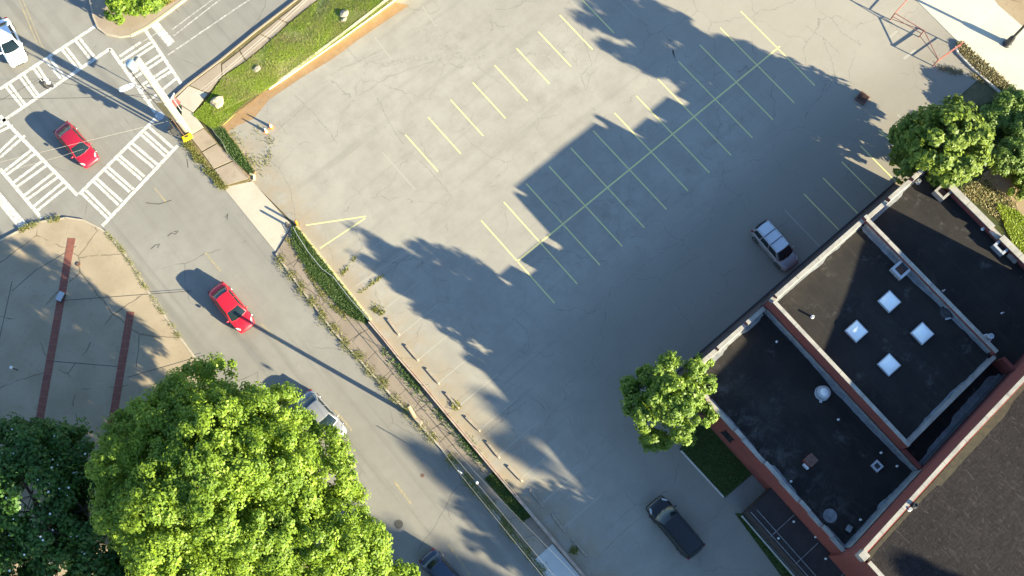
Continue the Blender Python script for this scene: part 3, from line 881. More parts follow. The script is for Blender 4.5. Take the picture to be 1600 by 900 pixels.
blades('grass', in_poly(pts([(1150, 804), (1160, 804), (1270, 935), (1252, 935)]), 2500, 0.02), 0.08, 0.025, MT['grass_dark'], 0.8)
blades('ivy', in_poly(pts([(1495, 68), (1500, 66), (1545, 106), (1590, 146), (1572, 149), (1527, 112), (1501, 85)]), 5200, 0.09), 0.16, 0.05, MT['ivy'], 0.8)
blades('weeds', clumped(on_path([(1460, 104), (1490, 112), (1515, 116), (1545, 128)], 700, 0.35, 0.0), 2.0, 0.6), 0.1, 0.035, MT['ivy'], 1.0)
blades('grass', in_poly(pts([(1555, 318), (1590, 330), (1650, 395), (1640, 450), (1580, 380)]), 6500, 0.05), 0.14, 0.035, MT['grass'], 0.8)
blades('grass', in_poly(pts([(1560, 255), (1640, 330), (1700, 330), (1700, 230), (1580, 160), (1545, 170)]), 9000, 0.05), 0.16, 0.04, MT['grass_dark'], 0.8)
blades('dry_grass', in_poly(pts([(1500, 300), (1545, 268), (1590, 322), (1560, 345)]), 1500, 0.05), 0.1, 0.03, MT['grass_dry'], 0.9)
blades('grass', clumped(in_poly(pts([(238, 18), (262, 8), (278, -8), (262, -20), (232, -10)]), 2600, 0.14), 2.0, 0.7), 0.16, 0.03, MT['grass'], 0.8)
blades('dry_grass', in_poly(pts([(246, 18), (264, 8), (290, -10), (270, -14)]), 900, 0.14), 0.1, 0.03, MT['grass_dry'], 0.9)

# ------------------------------------------------------------------ trees
def leaf_mesh(name, C, N, size, mat, parent, aspect=0.62):
    """pointed leaf quads at C facing N"""
    n = len(C)
    N = N / (np.linalg.norm(N, axis=1)[:, None] + 1e-9)
    r = RNG.normal(size=(n, 3))
    u = np.cross(N, r); u /= np.linalg.norm(u, axis=1)[:, None] + 1e-9
    v = np.cross(N, u)
    s = (size * RNG.uniform(0.65, 1.3, n))[:, None]
    V = np.stack([C - u * s, C - v * s * aspect + N * s * 0.12, C + u * s, C + v * s * aspect + N * s * 0.12], 1).reshape(-1, 3)
    return np_mesh(name, V, np.arange(4 * n).reshape(n, 4), mat, parent)

def crown_points(lobes, n_clump, per, clump_r, flat=0.55, inner=0.72):
    """leaf centres and facings: clumps spread over the outer shell of several lobes"""
    vol = np.array([l[1][0] * l[1][1] for l in lobes])
    k = RNG.choice(len(lobes), n_clump, p=vol / vol.sum())
    C = np.array([l[0] for l in lobes])[k]
    Rr = np.array([l[1] for l in lobes])[k]
    d = RNG.normal(size=(n_clump, 3))
    d[:, 2] = np.where(d[:, 2] < 0, d[:, 2] * 0.55, d[:, 2])
    d /= np.linalg.norm(d, axis=1)[:, None]
    rad = RNG.uniform(inner, 1.04, n_clump)[:, None]
    cc = C + d * Rr * rad
    # drop clumps buried deep in another lobe
    keep = np.ones(n_clump, bool)
    for c, r in lobes:
        q = np.linalg.norm((cc - np.array(c)) / np.array(r), axis=1)
        keep &= ~(q < 0.6)
    cc, d = cc[keep], d[keep]
    m = len(cc)
    cr = clump_r * RNG.uniform(0.55, 1.35, m)
    e = RNG.normal(size=(m, per, 3))
    e /= np.linalg.norm(e, axis=2)[..., None]
    e *= RNG.random((m, per, 1)) ** 0.45
    e[..., 2] *= flat
    P = cc[:, None] + e * cr[:, None, None]
    Nn = e * 0.9 + d[:, None] * 0.45 + np.array([0, 0, 0.55]) + RNG.normal(0, 0.38, (m, per, 3))
    return P.reshape(-1, 3), Nn.reshape(-1, 3), cc

def tree(name, label, base, lobes, n_clump, per, clump_r, leaf, mat, trunk_r, group=None, flat=0.55, inner=0.72, n_flecks=0, cat='tree', limbs=9, aspect=0.62, core=None):
    t = thing(name, label, cat, base, 0, group)
    top = max(l[0][2] for l in lobes)
    ax = np.mean([l[0] for l in lobes], axis=0)
    b = Vector(base)
    fork = Vector((b.x + (ax[0] - b.x) * 0.3, b.y + (ax[1] - b.y) * 0.3, b.z + (top - b.z) * 0.45))
    if trunk_r:
        m = MB()
        m.tube([b + Vector((0, 0, -0.05)), b + Vector((0, 0, 0.25)), b.lerp(fork, 0.5) + Vector((.08, -.05, 0)), fork], [trunk_r * 1.45, trunk_r * 1.05, trunk_r * 0.88, trunk_r * 0.75], 10)
        m.build('trunk', MT['bark'], t, smooth=True)
    P, Nn, cc = crown_points(lobes, n_clump, per, clump_r, flat, inner)
    if limbs and trunk_r:
        m = MB()
        ls = sorted(lobes, key=lambda l: -l[1][0])[:limbs]
        for c, r in ls:
            e = Vector(c)
            mid = fork.lerp(e, 0.5) + Vector((0, 0, 0.12 * (e - fork).length))
            m.tube([fork - Vector((0, 0, 0.2)), mid, e], [trunk_r * 0.5, trunk_r * 0.3, trunk_r * 0.14], 6, False)
            near = cc[np.argsort(np.linalg.norm(cc - np.array(c), axis=1))][::3][:7]
            for q in near:
                m.tube([e - (e - mid) * 0.25, e.lerp(Vector(q), 0.6), Vector(q)], [trunk_r * 0.14, trunk_r * 0.08, trunk_r * 0.03], 4, False)
        m.build('limbs', MT['bark'], t)
    if core:
        k, cpt = core[2], 70
        e = RNG.normal(size=(k, 3)); e /= np.linalg.norm(e, axis=1)[:, None]
        q = np.array(core[0]) + e * np.array(core[1]) * RNG.random((k, 1)) ** 0.4
        P2 = (q[:, None] + RNG.normal(0, 0.42, (k, cpt, 3)) * clump_r * 1.6).reshape(-1, 3)
        P = np.concatenate([P, P2]); Nn = np.concatenate([Nn, RNG.normal(0, 0.6, P2.shape) + np.array([0, 0, 0.8])])
    leaf_mesh('crown', P, Nn, leaf, mat, t, aspect)['kind'] = 'stuff'
    if n_flecks:
        k = RNG.choice(len(P), n_flecks * 4, replace=False)
        q = P[k]
        q = q[np.argsort(-q[:, 2])][:n_flecks] + np.array([0, 0, 0.12])
        fm = []
        A = RNG.normal(0, 0.25, (len(q), 3)) + np.array([0, 0, 1.0])
        leaf_mesh('flecks', q, A, 0.085, MT['fleck'], t, 0.9)['kind'] = 'stuff'  # small white flecks over the upper leaves
    return t

def lobeset(center, radii, n, lr, seed, bias=0.35, squash=0.8):
    """lobes spread over an ellipsoid"""
    g = np.random.default_rng(seed)
    out = [((center[0], center[1], center[2] + radii[2] * 0.25), (radii[0] * 0.55, radii[1] * 0.55, radii[2] * 0.6))]
    i = 0
    ga = math.pi * (3 - math.sqrt(5))
    for i in range(n):
        z = 1 - (i + 0.5) / n * 1.45
        rr = math.sqrt(max(0, 1 - z * z))
        a = i * ga + g.uniform(-.3, .3)
        f = g.uniform(0.62, 0.86)
        c = (center[0] + math.cos(a) * rr * radii[0] * f, center[1] + math.sin(a) * rr * radii[1] * f, center[2] + z * radii[2] * f)
        s = lr * g.uniform(0.75, 1.3)
        out.append((c, (s, s, s * squash)))
    return out

tree('shade_tree', 'huge bright yellow-green tree beside the street, largest crown in view', (-28.5, -1.5, 0.12),
     lobeset((-30.0, -0.3, 10.5), (7.9, 8.1, 6.6), 46, 1.95, 3, squash=0.85) + [(tuple(at(505, 745, 8)), (2.3, 2.5, 2.2)), (tuple(at(535, 800, 6.5)), (1.9, 2.2, 2.0)), (tuple(at(300, 600, 9)), (1.7, 1.7, 2.0)), (tuple(at(340, 580, 9)), (1.3, 1.3, 1.8)), (tuple(at(440, 640, 8)), (1.7, 1.7, 1.7)), (tuple(at(508, 700, 7)), (1.6, 1.6, 1.5)), (tuple(at(470, 668, 7)), (1.3, 1.3, 1.4)), (tuple(at(335, 745, 14)), (2.2, 2.2, 1.8))],
     2400, 125, 0.62, 0.115, MT['leaf_big'], 0.5, 'trees on the plaza', flat=0.7, inner=0.66, core=((-29.8, -0.6, 10.0), (7.2, 7.3, 5.2), 620))
tree('shade_tree', 'smaller bright green tree at the bottom edge between the huge crown and the blue car', (-26.5, -10.5, 0.12),
     lobeset((-27.4, -8.6, 8.6), (4.6, 5.0, 4.4), 18, 1.35, 8) + lobeset((-25.4, -12.4, 5.6), (2.8, 3.2, 2.6), 9, 1.0, 18), 820, 115, 0.6, 0.115, MT['leaf_big'], 0.3, 'trees on the plaza')
tree('magnolia_tree', 'dark glossy magnolia dotted with white blossoms, left of the huge bright tree', (-42.0, 6.0, 0.12),
     lobeset((-41.6, 7.4, 6.0), (6.6, 7.2, 4.6), 18, 2.1, 4), 800, 75, 0.8, 0.17, MT['leaf_mag'], 0.35, 'trees on the plaza', n_flecks=150)
tree('magnolia_tree', 'dark low tree in the bottom left corner between the magnolia and the huge crown', (-38.0, -2.5, 0.12),
     lobeset((-38.0, -3.0, 5.0), (4.8, 4.8, 3.6), 12, 1.7, 14), 420, 75, 0.8, 0.16, MT['leaf_mag'], 0.3, 'trees on the plaza')
T1 = [((0.6, -17.2, 5.0), (1.9, 2.0, 2.2))]
for px, py, z, r in ((1045, 566, 6.5, .8), (1015, 588, 5.5, .9), (984, 606, 5.0, .75), (1040, 605, 7.4, 1.0), (1082, 582, 6.0, .9), (1104, 602, 5.5, .7), (1096, 648, 5.5, .95), (1066, 676, 5.0, .9), (1018, 686, 4.2, .8), (1006, 655, 5.5, .95), (1048, 640, 7.4, 1.05), (990, 634, 5.5, .8), (1075, 618, 7.0, 1.0), (1040, 690, 3.6, .7), (1098, 566, 4.6, .55)):
    T1.append((tuple(at(px, py, z)), (r, r, r * 1.15)))
for px, py, z in ((1030, 585, 8.0), (1060, 600, 8.4), (1020, 622, 8.0), (1072, 640, 7.8)):
    T1.append((tuple(at(px, py, z)), (.38, .38, 1.1)))
tree('lawn_tree', 'round mid-green tree standing on the small lawn at the corner of the brick building', (0.9, -18.6, 0.1),
     T1, 600, 62, 0.4, 0.125, MT['leaf_mid'], 0.17, flat=0.8, inner=0.55, core=((0.6, -17.2, 5.2), (1.5, 1.6, 1.6), 26))
tree('broadleaf_tree', 'glossy broad-leaved tree with big leaves at the far corner of the brick building', (34.5, -17.0, 0.05),
     lobeset((32.6, -16.7, 6.2), (2.7, 2.9, 3.5), 15, 1.5, 6, squash=0.95) + lobeset((32.9, -16.2, 3.6), (3.5, 3.2, 2.2), 9, 1.3, 7), 720, 62, 0.62, 0.21, MT['leaf_dark'], 0.2, flat=0.7)
def shrub(label, c, r, n, mat, leaf=0.1, group='shrubs by the garden path', seed=1):
    L = lobeset((c[0], c[1], c[2]), r, 7, min(r) * 0.55, seed)
    tree('shrub', label, (c[0], c[1], 0.05), L, n, 80, 0.36, leaf, mat, 0.06, group, flat=0.85, inner=0.8, cat='shrub', limbs=4)
for lab, p, h, r, n, mat, sd in (
        ('clipped bright green shrub right beside the broad-leaved tree', (1556, 184), 0.85, (1.35, 1.5, 0.9), 170, 'leaf_shrub', 1),
        ('tall dark shrub at the right edge next to the bright concrete drive', (1583, 166), 1.0, (1.7, 1.6, 1.05), 200, 'leaf_shrub', 2),
        ('rounded green shrub at the garden end of the tan path', (1574, 248), 1.3, (1.25, 1.5, 1.4), 170, 'leaf_shrub', 3),
        ('low dark shrub at the right edge beside the tan path', (1600, 285), 0.8, (1.3, 1.6, 0.9), 130, 'leaf_mid', 4),
        ('broad hedge-like shrub behind the clipped ones at the right edge', (1606, 208), 1.1, (1.7, 2.2, 1.2), 220, 'leaf_shrub', 5),
        ('dark leafy shrub under the left side of the broad-leaved tree', (1424, 246), 1.2, (1.5, 1.3, 1.5), 150, 'leaf_dark', 6)):
    g = at(*p, h)
    shrub(lab, (g.x, g.y, h), r, n, MT[mat], 0.1, seed=sd)
g = at(208, 2, 1.3)
shrub('leafy green shrub on the street corner island', (g.x, g.y, 1.2), (2.1, 2.0, 1.3), 240, MT['leaf_big'], 0.13, None, 9)
g = at(238, 10, 0.6)
shrub('small low plant beside the leafy shrub on the corner island', (g.x, g.y, 0.55), (0.7, 0.6, 0.5), 50, MT['leaf_shrub'], 0.1, None, 10)
# trees standing outside the picture whose shade falls on the street and the lot
for k, (lab, b, hc, r, n) in enumerate((
        ('tall tree behind the big brown-roofed building, nearest its corner', (22.2, -85.4), 24.0, (0.75, 1.0, 1.5), 70),
        ('very tall tree behind the big brown-roofed building', (18.8, -86.3), 24.0, (0.8, 1.6, 2.0), 80),
        ('slender tall tree behind the big brown-roofed building', (17.4, -89.0), 24.5, (0.6, 1.8, 1.6), 70),
        ('tall tree far behind the big building, towards the street', (12.2, -87.3), 24.5, (0.8, 3.4, 1.8), 110),
        ('tall broad tree far beyond the lower edge of the street', (4.2, -93.0), 24.5, (3.2, 4.5, 3.4), 300),
        ('second tall broad tree far beyond the lower edge of the street', (-3.0, -96.0), 25.0, (4.6, 5.5, 4.0), 420),
        ('small unseen tree added for shade just below the lower edge, beside the dark annex', (-3.5, -39.8), 5.6, (2.2, 2.4, 2.0), 150),  # both small trees are unseen, added to shade the lower lot
        ('small unseen tree added for shade further below the lower edge, beside the dark annex', (-5.2, -45.5), 7.0, (2.6, 3.0, 2.6), 190),
        ('broad plaza tree beyond the lower left corner', (-34.5, -19.0), 13.0, (7.5, 6.0, 5.0), 560))):
    tree('shade_tree', lab, (b[0], b[1], 0.1), lobeset((b[0], b[1], hc), r, 12, min(1.7, r[0] * .6), 20 + k), n, 60, min(.95, r[0] * .5), 0.22, MT['leaf_big'], 0.3, 'trees along the lower street')

# ------------------------------------------------------------------ the brick buildings
CP = MT['coping']
def edge_pts(a, b):
    a, b = Vector((a[0], a[1])), Vector((b[0], b[1]))
    d = (b - a).normalized()
    return a, b, d, Vector((-d.y, d.x)), (b - a).length

def parapet(root, a, b, zr, prof, th=0.3, cap=True, capw=0.33, capt=0.09, piece=2.4, name='parapet', lining=None):
    """parapet standing on the roof edge; the outer face runs from a to b and the wall lies to the LEFT of that line.
    prof: list of (start fraction, end fraction, top height)"""
    a, b, d, n, L = edge_pts(a, b)
    m = MB()
    for s0, s1, zt in prof:
        p, q = a + d * (L * s0), a + d * (L * s1)
        m.prism([p, q, q + n * th, p + n * th], zr, zt, True)
        if lining:
            MB().prism([p + n * (th + .004) + d * .01, q + n * (th + .004) - d * .01, q + n * (th + .03) - d * .01, p + n * (th + .03) + d * .01], zr, zt, True).build('lining', MT[lining], root)
        if cap:
            k = max(1, round((q - p).length / piece))
            for i in range(k):
                u, v = p + d * ((q - p).length * i / k + 0.012), p + d * ((q - p).length * (i + 1) / k - 0.012)
                o = (capw - th) / 2
                MB().prism([u - n * o, v - n * o, v + n * (th + o), u + n * (th + o)], zt + 0.002, zt + capt + random.uniform(-.012, .012), True).build('coping', CP, root)
    return m.build(name, MT['brick'], root)

def flashing(root, a, b, z, wmin, wmax, up=0.25, mat='flash'):
    """uneven band of silver roof paint: lies on the roof to the LEFT of a-b and turns up the wall"""
    a, b, d, n, L = edge_pts(a, b)
    k = max(3, int(L / 0.3))
    cur = wmin
    vs, fs = [], []
    wdt = wmin
    for i in range(k + 1):
        p = a + d * (L * i / k)
        if random.random() < 0.12: wdt = random.uniform(wmin, wmax)
        cur += (wdt - cur) * (0.9 if random.random() < 0.3 else 0.25)
        q = p + n * (cur + random.uniform(-0.025, 0.025))
        vs += [(p.x + n.x * 0.006, p.y + n.y * 0.006, z + up), (p.x + n.x * 0.03, p.y + n.y * 0.03, z + 0.014), (q.x, q.y, z + 0.012)]
    for i in range(k):
        for j in (0, 1):
            fs.append((3 * i + j, 3 * i + j + 1, 3 * i + j + 4, 3 * i + j + 3))
    return MB().add(vs, fs).build('flashing', MT[mat], root)

def window(root, c, d, wd, ht, n):
    """framed window on a wall face: c = centre, d = direction along the wall, n = outward"""
    f = MB()
    ang = math.atan2(d[1], d[0])
    c = Vector(c); n = Vector((n[0], n[1], 0)); d = Vector((d[0], d[1], 0))
    f.box(c + n * 0.03 + Vector((0, 0, ht / 2)), (wd + 0.16, 0.1, 0.08), ang)
    f.box(c + n * 0.05 - Vector((0, 0, ht / 2)), (wd + 0.24, 0.16, 0.08), ang)
    f.box(c + n * 0.03 + d * wd / 2, (0.08, 0.1, ht - 0.085), ang)
    f.box(c + n * 0.03 - d * wd / 2, (0.08, 0.1, ht - 0.085), ang)
    f.box(c + n * 0.03, (0.05, 0.08, ht - 0.085), ang)
    o = f.build('window', MT['trim'], root)
    MB().box(c + n * 0.012, (wd - 0.08, 0.03, ht - 0.085), ang).build('pane', MT['window'], o)

DY = lambda x: -34.65 + 0.07 * (x - 2.6)          # line of the big building's north-west wall

# --- low black-roofed block with the tree at its corner
bA = thing('brick_building', 'low black-roofed brick building with a round vent and jagged parapet behind the lawn tree', 'building', (7.2, -26, 0), 0, 'brick buildings')
A = [(2.85, -16.75), (2.85, DY(2.85) + 0.03), (11.7, DY(11.7) + 0.03), (11.7, -16.75)]
MB().prism([Vector(p) for p in A], -0.05, 4.6).build('wall', MT['brick'], bA)
sheet('roof', [(p[0] + (0.04 if p[0] < 5 else -0.03), p[1] + (-0.04 if p[1] > -20 else 0.03)) for p in A], 4.605, MT['roof'], bA)
# street-facing edge: raised pieces with low gaps
parapet(bA, (11.68, -16.75), (2.85, -16.75), 4.61, [(0, .02, 4.9), (.02, .24, 5.4), (.24, .31, 4.85), (.31, .60, 5.4), (.60, .70, 4.85), (.70, .86, 5.4), (.86, 1, 4.95)], lining='kerb_white')
parapet(bA, (2.85, -17.06), (2.85, DY(2.85) + .05), 4.61, [(0, .04, 5.0), (.04, .13, 5.55), (.13, .31, 5.2), (.31, .36, 5.45), (.36, .50, 5.2), (.50, .60, 5.5), (.60, .72, 5.2), (.72, .78, 5.5), (.78, .86, 5.2), (.86, .92, 5.5), (.92, 1, 5.15)])
flashing(bA, (11.36, -17.05), (3.2, -17.05), 4.61, 0.2, 0.5)
flashing(bA, (3.15, -17.5), (3.15, -34.7), 4.61, 0.12, 0.45)
flashing(bA, (3.3, DY(3.3) + .06), (11.6, DY(11.6) + .06), 4.61, 0.05, 0.35, 1.7)
flashing(bA, (11.66, -34.2), (11.66, -17.1), 4.61, 0.1, 0.4, 0.75)
window(bA, (2.85, -22.6, 2.9), (0, -1), 0.9, 1.3, (-1, 0))
for x in (5.0, 9.0):
    window(bA, (x, -16.75, 2.3), (1, 0), 1.3, 1.6, (0, 1))

# --- middle block with the four skylights
bB = thing('brick_building', 'taller brick building with four white skylights on its black roof', 'building', (17, -25, 0), 0, 'brick buildings')
Bq = [(11.73, -16.7), (11.73, -31.95), (22.5, -31.6), (22.5, -16.7)]
MB().prism([Vector(p) for p in Bq], -0.05, 6.3).build('wall', MT['brick'], bB)
sheet('roof', [(11.78, -16.75), (11.78, -31.9), (22.45, -31.55), (22.45, -16.75)], 6.305, MT['roof'], bB)
parapet(bB, (22.5, -16.7), (11.73, -16.7), 6.31, [(0, .03, 7.25), (.03, .08, 6.75), (.08, .95, 7.1), (.95, 1, 6.7)], lining='kerb_white')
parapet(bB, (11.73, -17.02), (11.73, -31.95), 6.31, [(0, 1, 7.05)], capw=0.31)
parapet(bB, (11.75, -31.95), (22.5, -31.6), 6.31, [(0.035, 0.97, 6.62)], th=0.26, capw=0.31)
parapet(bB, (22.5, -31.3), (22.5, -17.02), 6.31, [(0, 1, 7.05)], capw=0.31)
flashing(bB, (22.18, -31.0), (22.18, -17.2), 6.31, 0.18, 0.5, 0.5)
flashing(bB, (22.0, -17.05), (12.2, -17.05), 6.31, 0.1, 0.3)
flashing(bB, (12.2, -31.66), (21.8, -31.34), 6.31, 0.1, 0.3)
for x in (13.6, 17.0, 20.4):
    window(bB, (x, -16.7, 2.6), (1, 0), 1.5, 1.8, (0, 1))
# slot between the skylight block and the big building, with its own low roof
S_ = [(11.73, -31.97), (11.73, DY(11.73) + 0.03), (22.5, DY(22.5) + 0.03), (22.5, -31.62)]
MB().prism([Vector(p) for p in S_], -0.05, 4.6).build('low_roof', MT['roof'], bB)
MB().seg((11.88, -32.0), (11.88, DY(11.9) + 0.05), 0.3, 4.61, 5.6).build('parapet', MT['brick'], bB)
flashing(bB, (12.2, DY(12.2) + .06), (22.4, DY(22.4) + .06), 4.61, 0.2, 0.8, 1.0)
# skylights
for px, py in ((1390.5, 470.5), (1339, 517), (1442, 520.5), (1390, 569.5)):
    c = at(px, py, 6.6)
    f = MB().box((c.x, c.y, 6.42), (1.36, 1.3, 0.22)).build('skylight', MT['metal'], bB, bevel=0.02)
    g_ = MB()
    for i in range(7):
        for j in range(7):
            u, v = i / 6 * 2 - 1, j / 6 * 2 - 1
            g_.v.append((c.x + u * 0.60, c.y + v * 0.57, 6.535 + 0.26 * (1 - u ** 4) * (1 - v ** 4)))
    for i in range(6):
        for j in range(6):
            g_.f.append((i * 7 + j, i * 7 + 7 + j, i * 7 + 8 + j, i * 7 + 1 + j))
    g_.build('dome', MT['dome'], f, smooth=True)
def roof_pipe(root, px, py, z, r=0.09, h=0.35, mat='white_metal'):
    c = at(px, py, z + h)
    MB().lathe((c.x, c.y, z), [(r * 1.6, 0.0), (r * 1.6, 0.03), (r, 0.05), (r, h), (r * 0.75, h), (r * 0.7, h - 0.1)], 12).build('vent_pipe', MT[mat], root)
def hatch(root, px, py, z, s, h, mat, rim, name='roof_hatch', gap=None):
    """open-topped box: four sides round a dark opening"""
    c = at(px, py, z + h)
    m = MB()
    t = 0.16 * s + 0.03
    m.box((c.x, c.y + s / 2 - t / 2, z + h / 2), (s, t, h)); m.box((c.x, c.y - s / 2 + t / 2, z + h / 2), (s, t, h))
    m.box((c.x - s / 2 + t / 2, c.y, z + h / 2 - 0.01), (t, s - 2 * t - 0.01, h))
    if gap is None:
        m.box((c.x + s / 2 - t / 2, c.y, z + h / 2 - 0.012), (t, s - 2 * t - 0.01, h))
    o = m.build(name, MT[rim], root)
    MB().box((c.x + .02, c.y, z + h * 0.25), (s - 2 * t - .03, s - 2 * t - .03, h * 0.5)).build('shaft', MT[mat], o)
    return o
ZB = 6.31
hatch(bB, 1408, 421, ZB, 1.15, 0.5, 'rust', 'metal', 'chimney', gap=1)
c = at(1480, 488, ZB)
MB().lathe((c.x, c.y, ZB), [(0.62, 0), (0.6, 0.06), (0.35, 0.1), (0.3, 0.25), (0.12, 0.28)], 10).build('roof_drain', MT['dark'], bB)
MB().seg((c.x - .55, c.y - .3), (c.x - .15, c.y - .5), 0.12, ZB, ZB + 0.12).build('pipe_stub', MT['metal'], bB)
roof_pipe(bB, 1271, 494, ZB); roof_pipe(bB, 1549, 525, 6.6, 0.22, 0.8, 'metal'); roof_pipe(bB, 1476, 453, ZB, .05)

# on the low black roof
ZA = 4.61
c = at(1287.5, 613, ZA + 0.5)
vt = MB().lathe((c.x, c.y, ZA), [(0.62, 0.0), (0.6, 0.05), (0.36, 0.08), (0.36, 0.42), (0.52, 0.44), (0.55, 0.5), (0.5, 0.62), (0.36, 0.66)], 24).build('roof_vent', MT['metal'], bA, smooth=False)
MB().lathe((c.x, c.y, ZA + 0.661), [(0.34, 0.0), (0.33, 0.06), (0.2, 0.12), (0.02, 0.14)], 20).build('cap', MT['white_metal'], vt, smooth=True)
MB().box((c.x - .55, c.y - .35, ZA + .12), (.3, .2, .2), .6).build('bracket', MT['metal'], vt)
c = at(1267, 719, ZA + 0.8)
ch = MB().box((c.x, c.y, ZA + 0.45), (0.72, 0.7, 0.9)).build('chimney', MT['brick'], bA, bevel=0.015)
MB().box((c.x, c.y, ZA + 0.93), (0.8, 0.78, 0.07)).build('cap', MT['rust'], ch)
MB().box((c.x - 0.5, c.y - 0.15, ZA + 0.2), (0.16, 0.5, 0.4)).build('flue_box', MT['white_metal'], ch)
hatch(bA, 1371, 728, ZA, 0.7, 0.25, 'dark', 'metal')
for p in ((1214.5, 533), (1346, 812), (1378, 707), (1403, 728), (1237, 752), (1311, 655)):
    roof_pipe(bA, *p, ZA, 0.06, 0.25)
c = at(1297, 806, ZA)
MB().lathe((c.x, c.y, ZA + .005), [(0.55, 0), (0.5, 0.02), (0.2, 0.02), (0.16, 0.06), (0.05, 0.06)], 16).build('roof_drain', MT['flash'], bA)
c = at(1326, 826, ZA)
MB().box((c.x, c.y, ZA + 0.1), (0.5, 0.4, 0.2), 0.3).build('vent_box', MT['flash'], bA)

# --- third block at the far end
bC = thing('brick_building', 'far end brick building with crenellated parapet and brown sunlit roof next to the garden', 'building', (26.4, -25, 0), 0, 'brick buildings')
Cq = [(22.53, -16.78), (22.53, DY(22.53) + 0.03), (30.25, DY(30.25) + 0.03), (30.25, -16.78)]
MB().prism([Vector(p) for p in Cq], -0.05, 5.4).build('wall', MT['brick'], bC)
sheet('roof', [(22.57, -16.83), (22.57, DY(22.6) + .08), (30.2, DY(30.2) + .08), (30.2, -16.83)], 5.405, MT['roof'], bC)
parapet(bC, (30.25, -16.78), (22.53, -16.78), 5.41, [(0, .10, 6.3), (.10, .28, 6.3), (.28, .36, 5.8), (.36, .64, 6.35), (.64, .73, 5.8), (.73, .97, 6.25), (.97, 1, 5.8)], lining='kerb_white')
parapet(bC, (30.25, -32.8), (30.25, -17.1), 5.41, [(0, .18, 6.1), (.18, .22, 5.85), (.22, .49, 6.15), (.49, .55, 5.85), (.55, .90, 6.2), (.90, 1, 5.9)], th=0.4, capw=0.56)
flashing(bC, (30.2, -17.1), (22.8, -17.1), 5.41, 0.15, 0.4)
MB().seg((22.66, -32.0), (22.66, DY(22.7) + 0.06), 0.26, 5.41, 6.6).build('parapet', MT['brick'], bC)
hatch(bC, 1474, 299, 5.41, 1.05, 0.7, 'rust', 'coping', 'chimney', gap=1)
hatch(bC, 1567, 384, 5.41, 1.1, 0.6, 'dark', 'metal', 'chimney')
c = at(1583, 402, 5.6)
MB().box((c.x, c.y, 5.55), (0.5, 0.9, 0.28)).build('vent_box', MT['coping'], bC)
roof_pipe(bC, 1538, 356, 5.41); roof_pipe(bC, 1568, 488, 5.41, .05); roof_pipe(bC, 1437, 282, 5.41, .14, .4, 'metal')
for x in (24.6, 28.0):
    window(bC, (x, -16.78, 2.4), (1, 0), 1.3, 1.6, (0, 1))

# --- the big building with the brown felt roof
bD = thing('brick_building', 'large tall brick building with a rough brown felt roof at the lower right', 'building', (17, -48, 0), 0, 'brick buildings')
X0, X1 = 2.55, 30.9
Dq = [(X0, DY(X0)), (X0, -64), (X1, -64), (X1, DY(X1))]
MB().prism([Vector(p) for p in Dq], -0.05, 9.4).build('wall', MT['brick'], bD)
sheet('roof', [(X0 + .05, DY(X0) - .05), (X0 + .05, -63.9), (X1 - .05, -63.9), (X1 - .05, DY(X1) - .05)], 9.405, MT['roof_brown'], bD)
# stepped gable parapet along the north-west wall
prof = []
zz = 9.95
fr = [0.0, .44]
def gz(x):
    return float(np.interp(x, [2, 14, 17.7, 22.5, 27, 31], [9.62, 9.62, 9.98, 10.5, 11.1, 11.15]))
m = MB()
xs = [X0 + (X1 - X0) * i / 12 for i in range(13)]
for i in range(12):
    xa, xb = xs[i], xs[i + 1]
    a, b = Vector((xa, DY(xa))), Vector((xb, DY(xb)))
    d = (b - a).normalized(); n = Vector((d.y, -d.x))
    za, zb = gz(xa), gz(xb)
    p = [a, b, b + n * 0.34, a + n * 0.34]
    vs = [(q.x, q.y, 9.41) for q in p] + [(p[0].x, p[0].y, za), (p[1].x, p[1].y, zb), (p[2].x, p[2].y, zb), (p[3].x, p[3].y, za)]
    m.add(vs, [(1, 0, 4, 5), (3, 2, 6, 7), (4, 7, 6, 5)])
    if i == 0: m.add([vs[0], vs[3], vs[7], vs[4]], [(0, 1, 2, 3)])
    if i == 11: m.add([vs[1], vs[2], vs[6], vs[5]], [(3, 2, 1, 0)])
    a2, b2 = a + d * 0.012 - n * 0.05, b - d * 0.012 - n * 0.05
    w2 = 0.3
    cv = [(a2.x, a2.y, za + .003), (b2.x, b2.y, zb + .003), (b2.x + n.x * w2, b2.y + n.y * w2, zb + .003), (a2.x + n.x * w2, a2.y + n.y * w2, za + .003)]
    cv += [(q[0], q[1], q[2] + 0.1) for q in cv]
    MB().add(cv, [(3, 2, 1, 0), (4, 5, 6, 7), (0, 1, 5, 4), (1, 2, 6, 5), (2, 3, 7, 6), (3, 0, 4, 7)]).build('coping', CP, bD)
m.build('parapet', MT['brick'], bD)
parapet(bD, (X0, DY(X0) - .36), (X0, -63.6), 9.41, [(0.015, 1, 9.75)], capw=0.32)
MB().box((X0 + .12, DY(X0) - .16, 9.75), (0.62, 0.62, 0.9)).build('corner_block', CP, bD, bevel=0.02)
flashing(bD, (X1 - .1, DY(X1) - .4), (X0 + .4, DY(X0) - .4), 9.41, 0.3, 0.9, 0.1, 'roof_dirt')
roof_pipe(bD, 1431.5, 789, 9.41, 0.17, 0.5, 'dark'); roof_pipe(bD, 1423.5, 795.5, 9.41, 0.1, 0.4)
for y in (-42, -48, -54):
    window(bD, (X0, y, 5.5), (0, -1), 1.3, 2.2, (-1, 0))

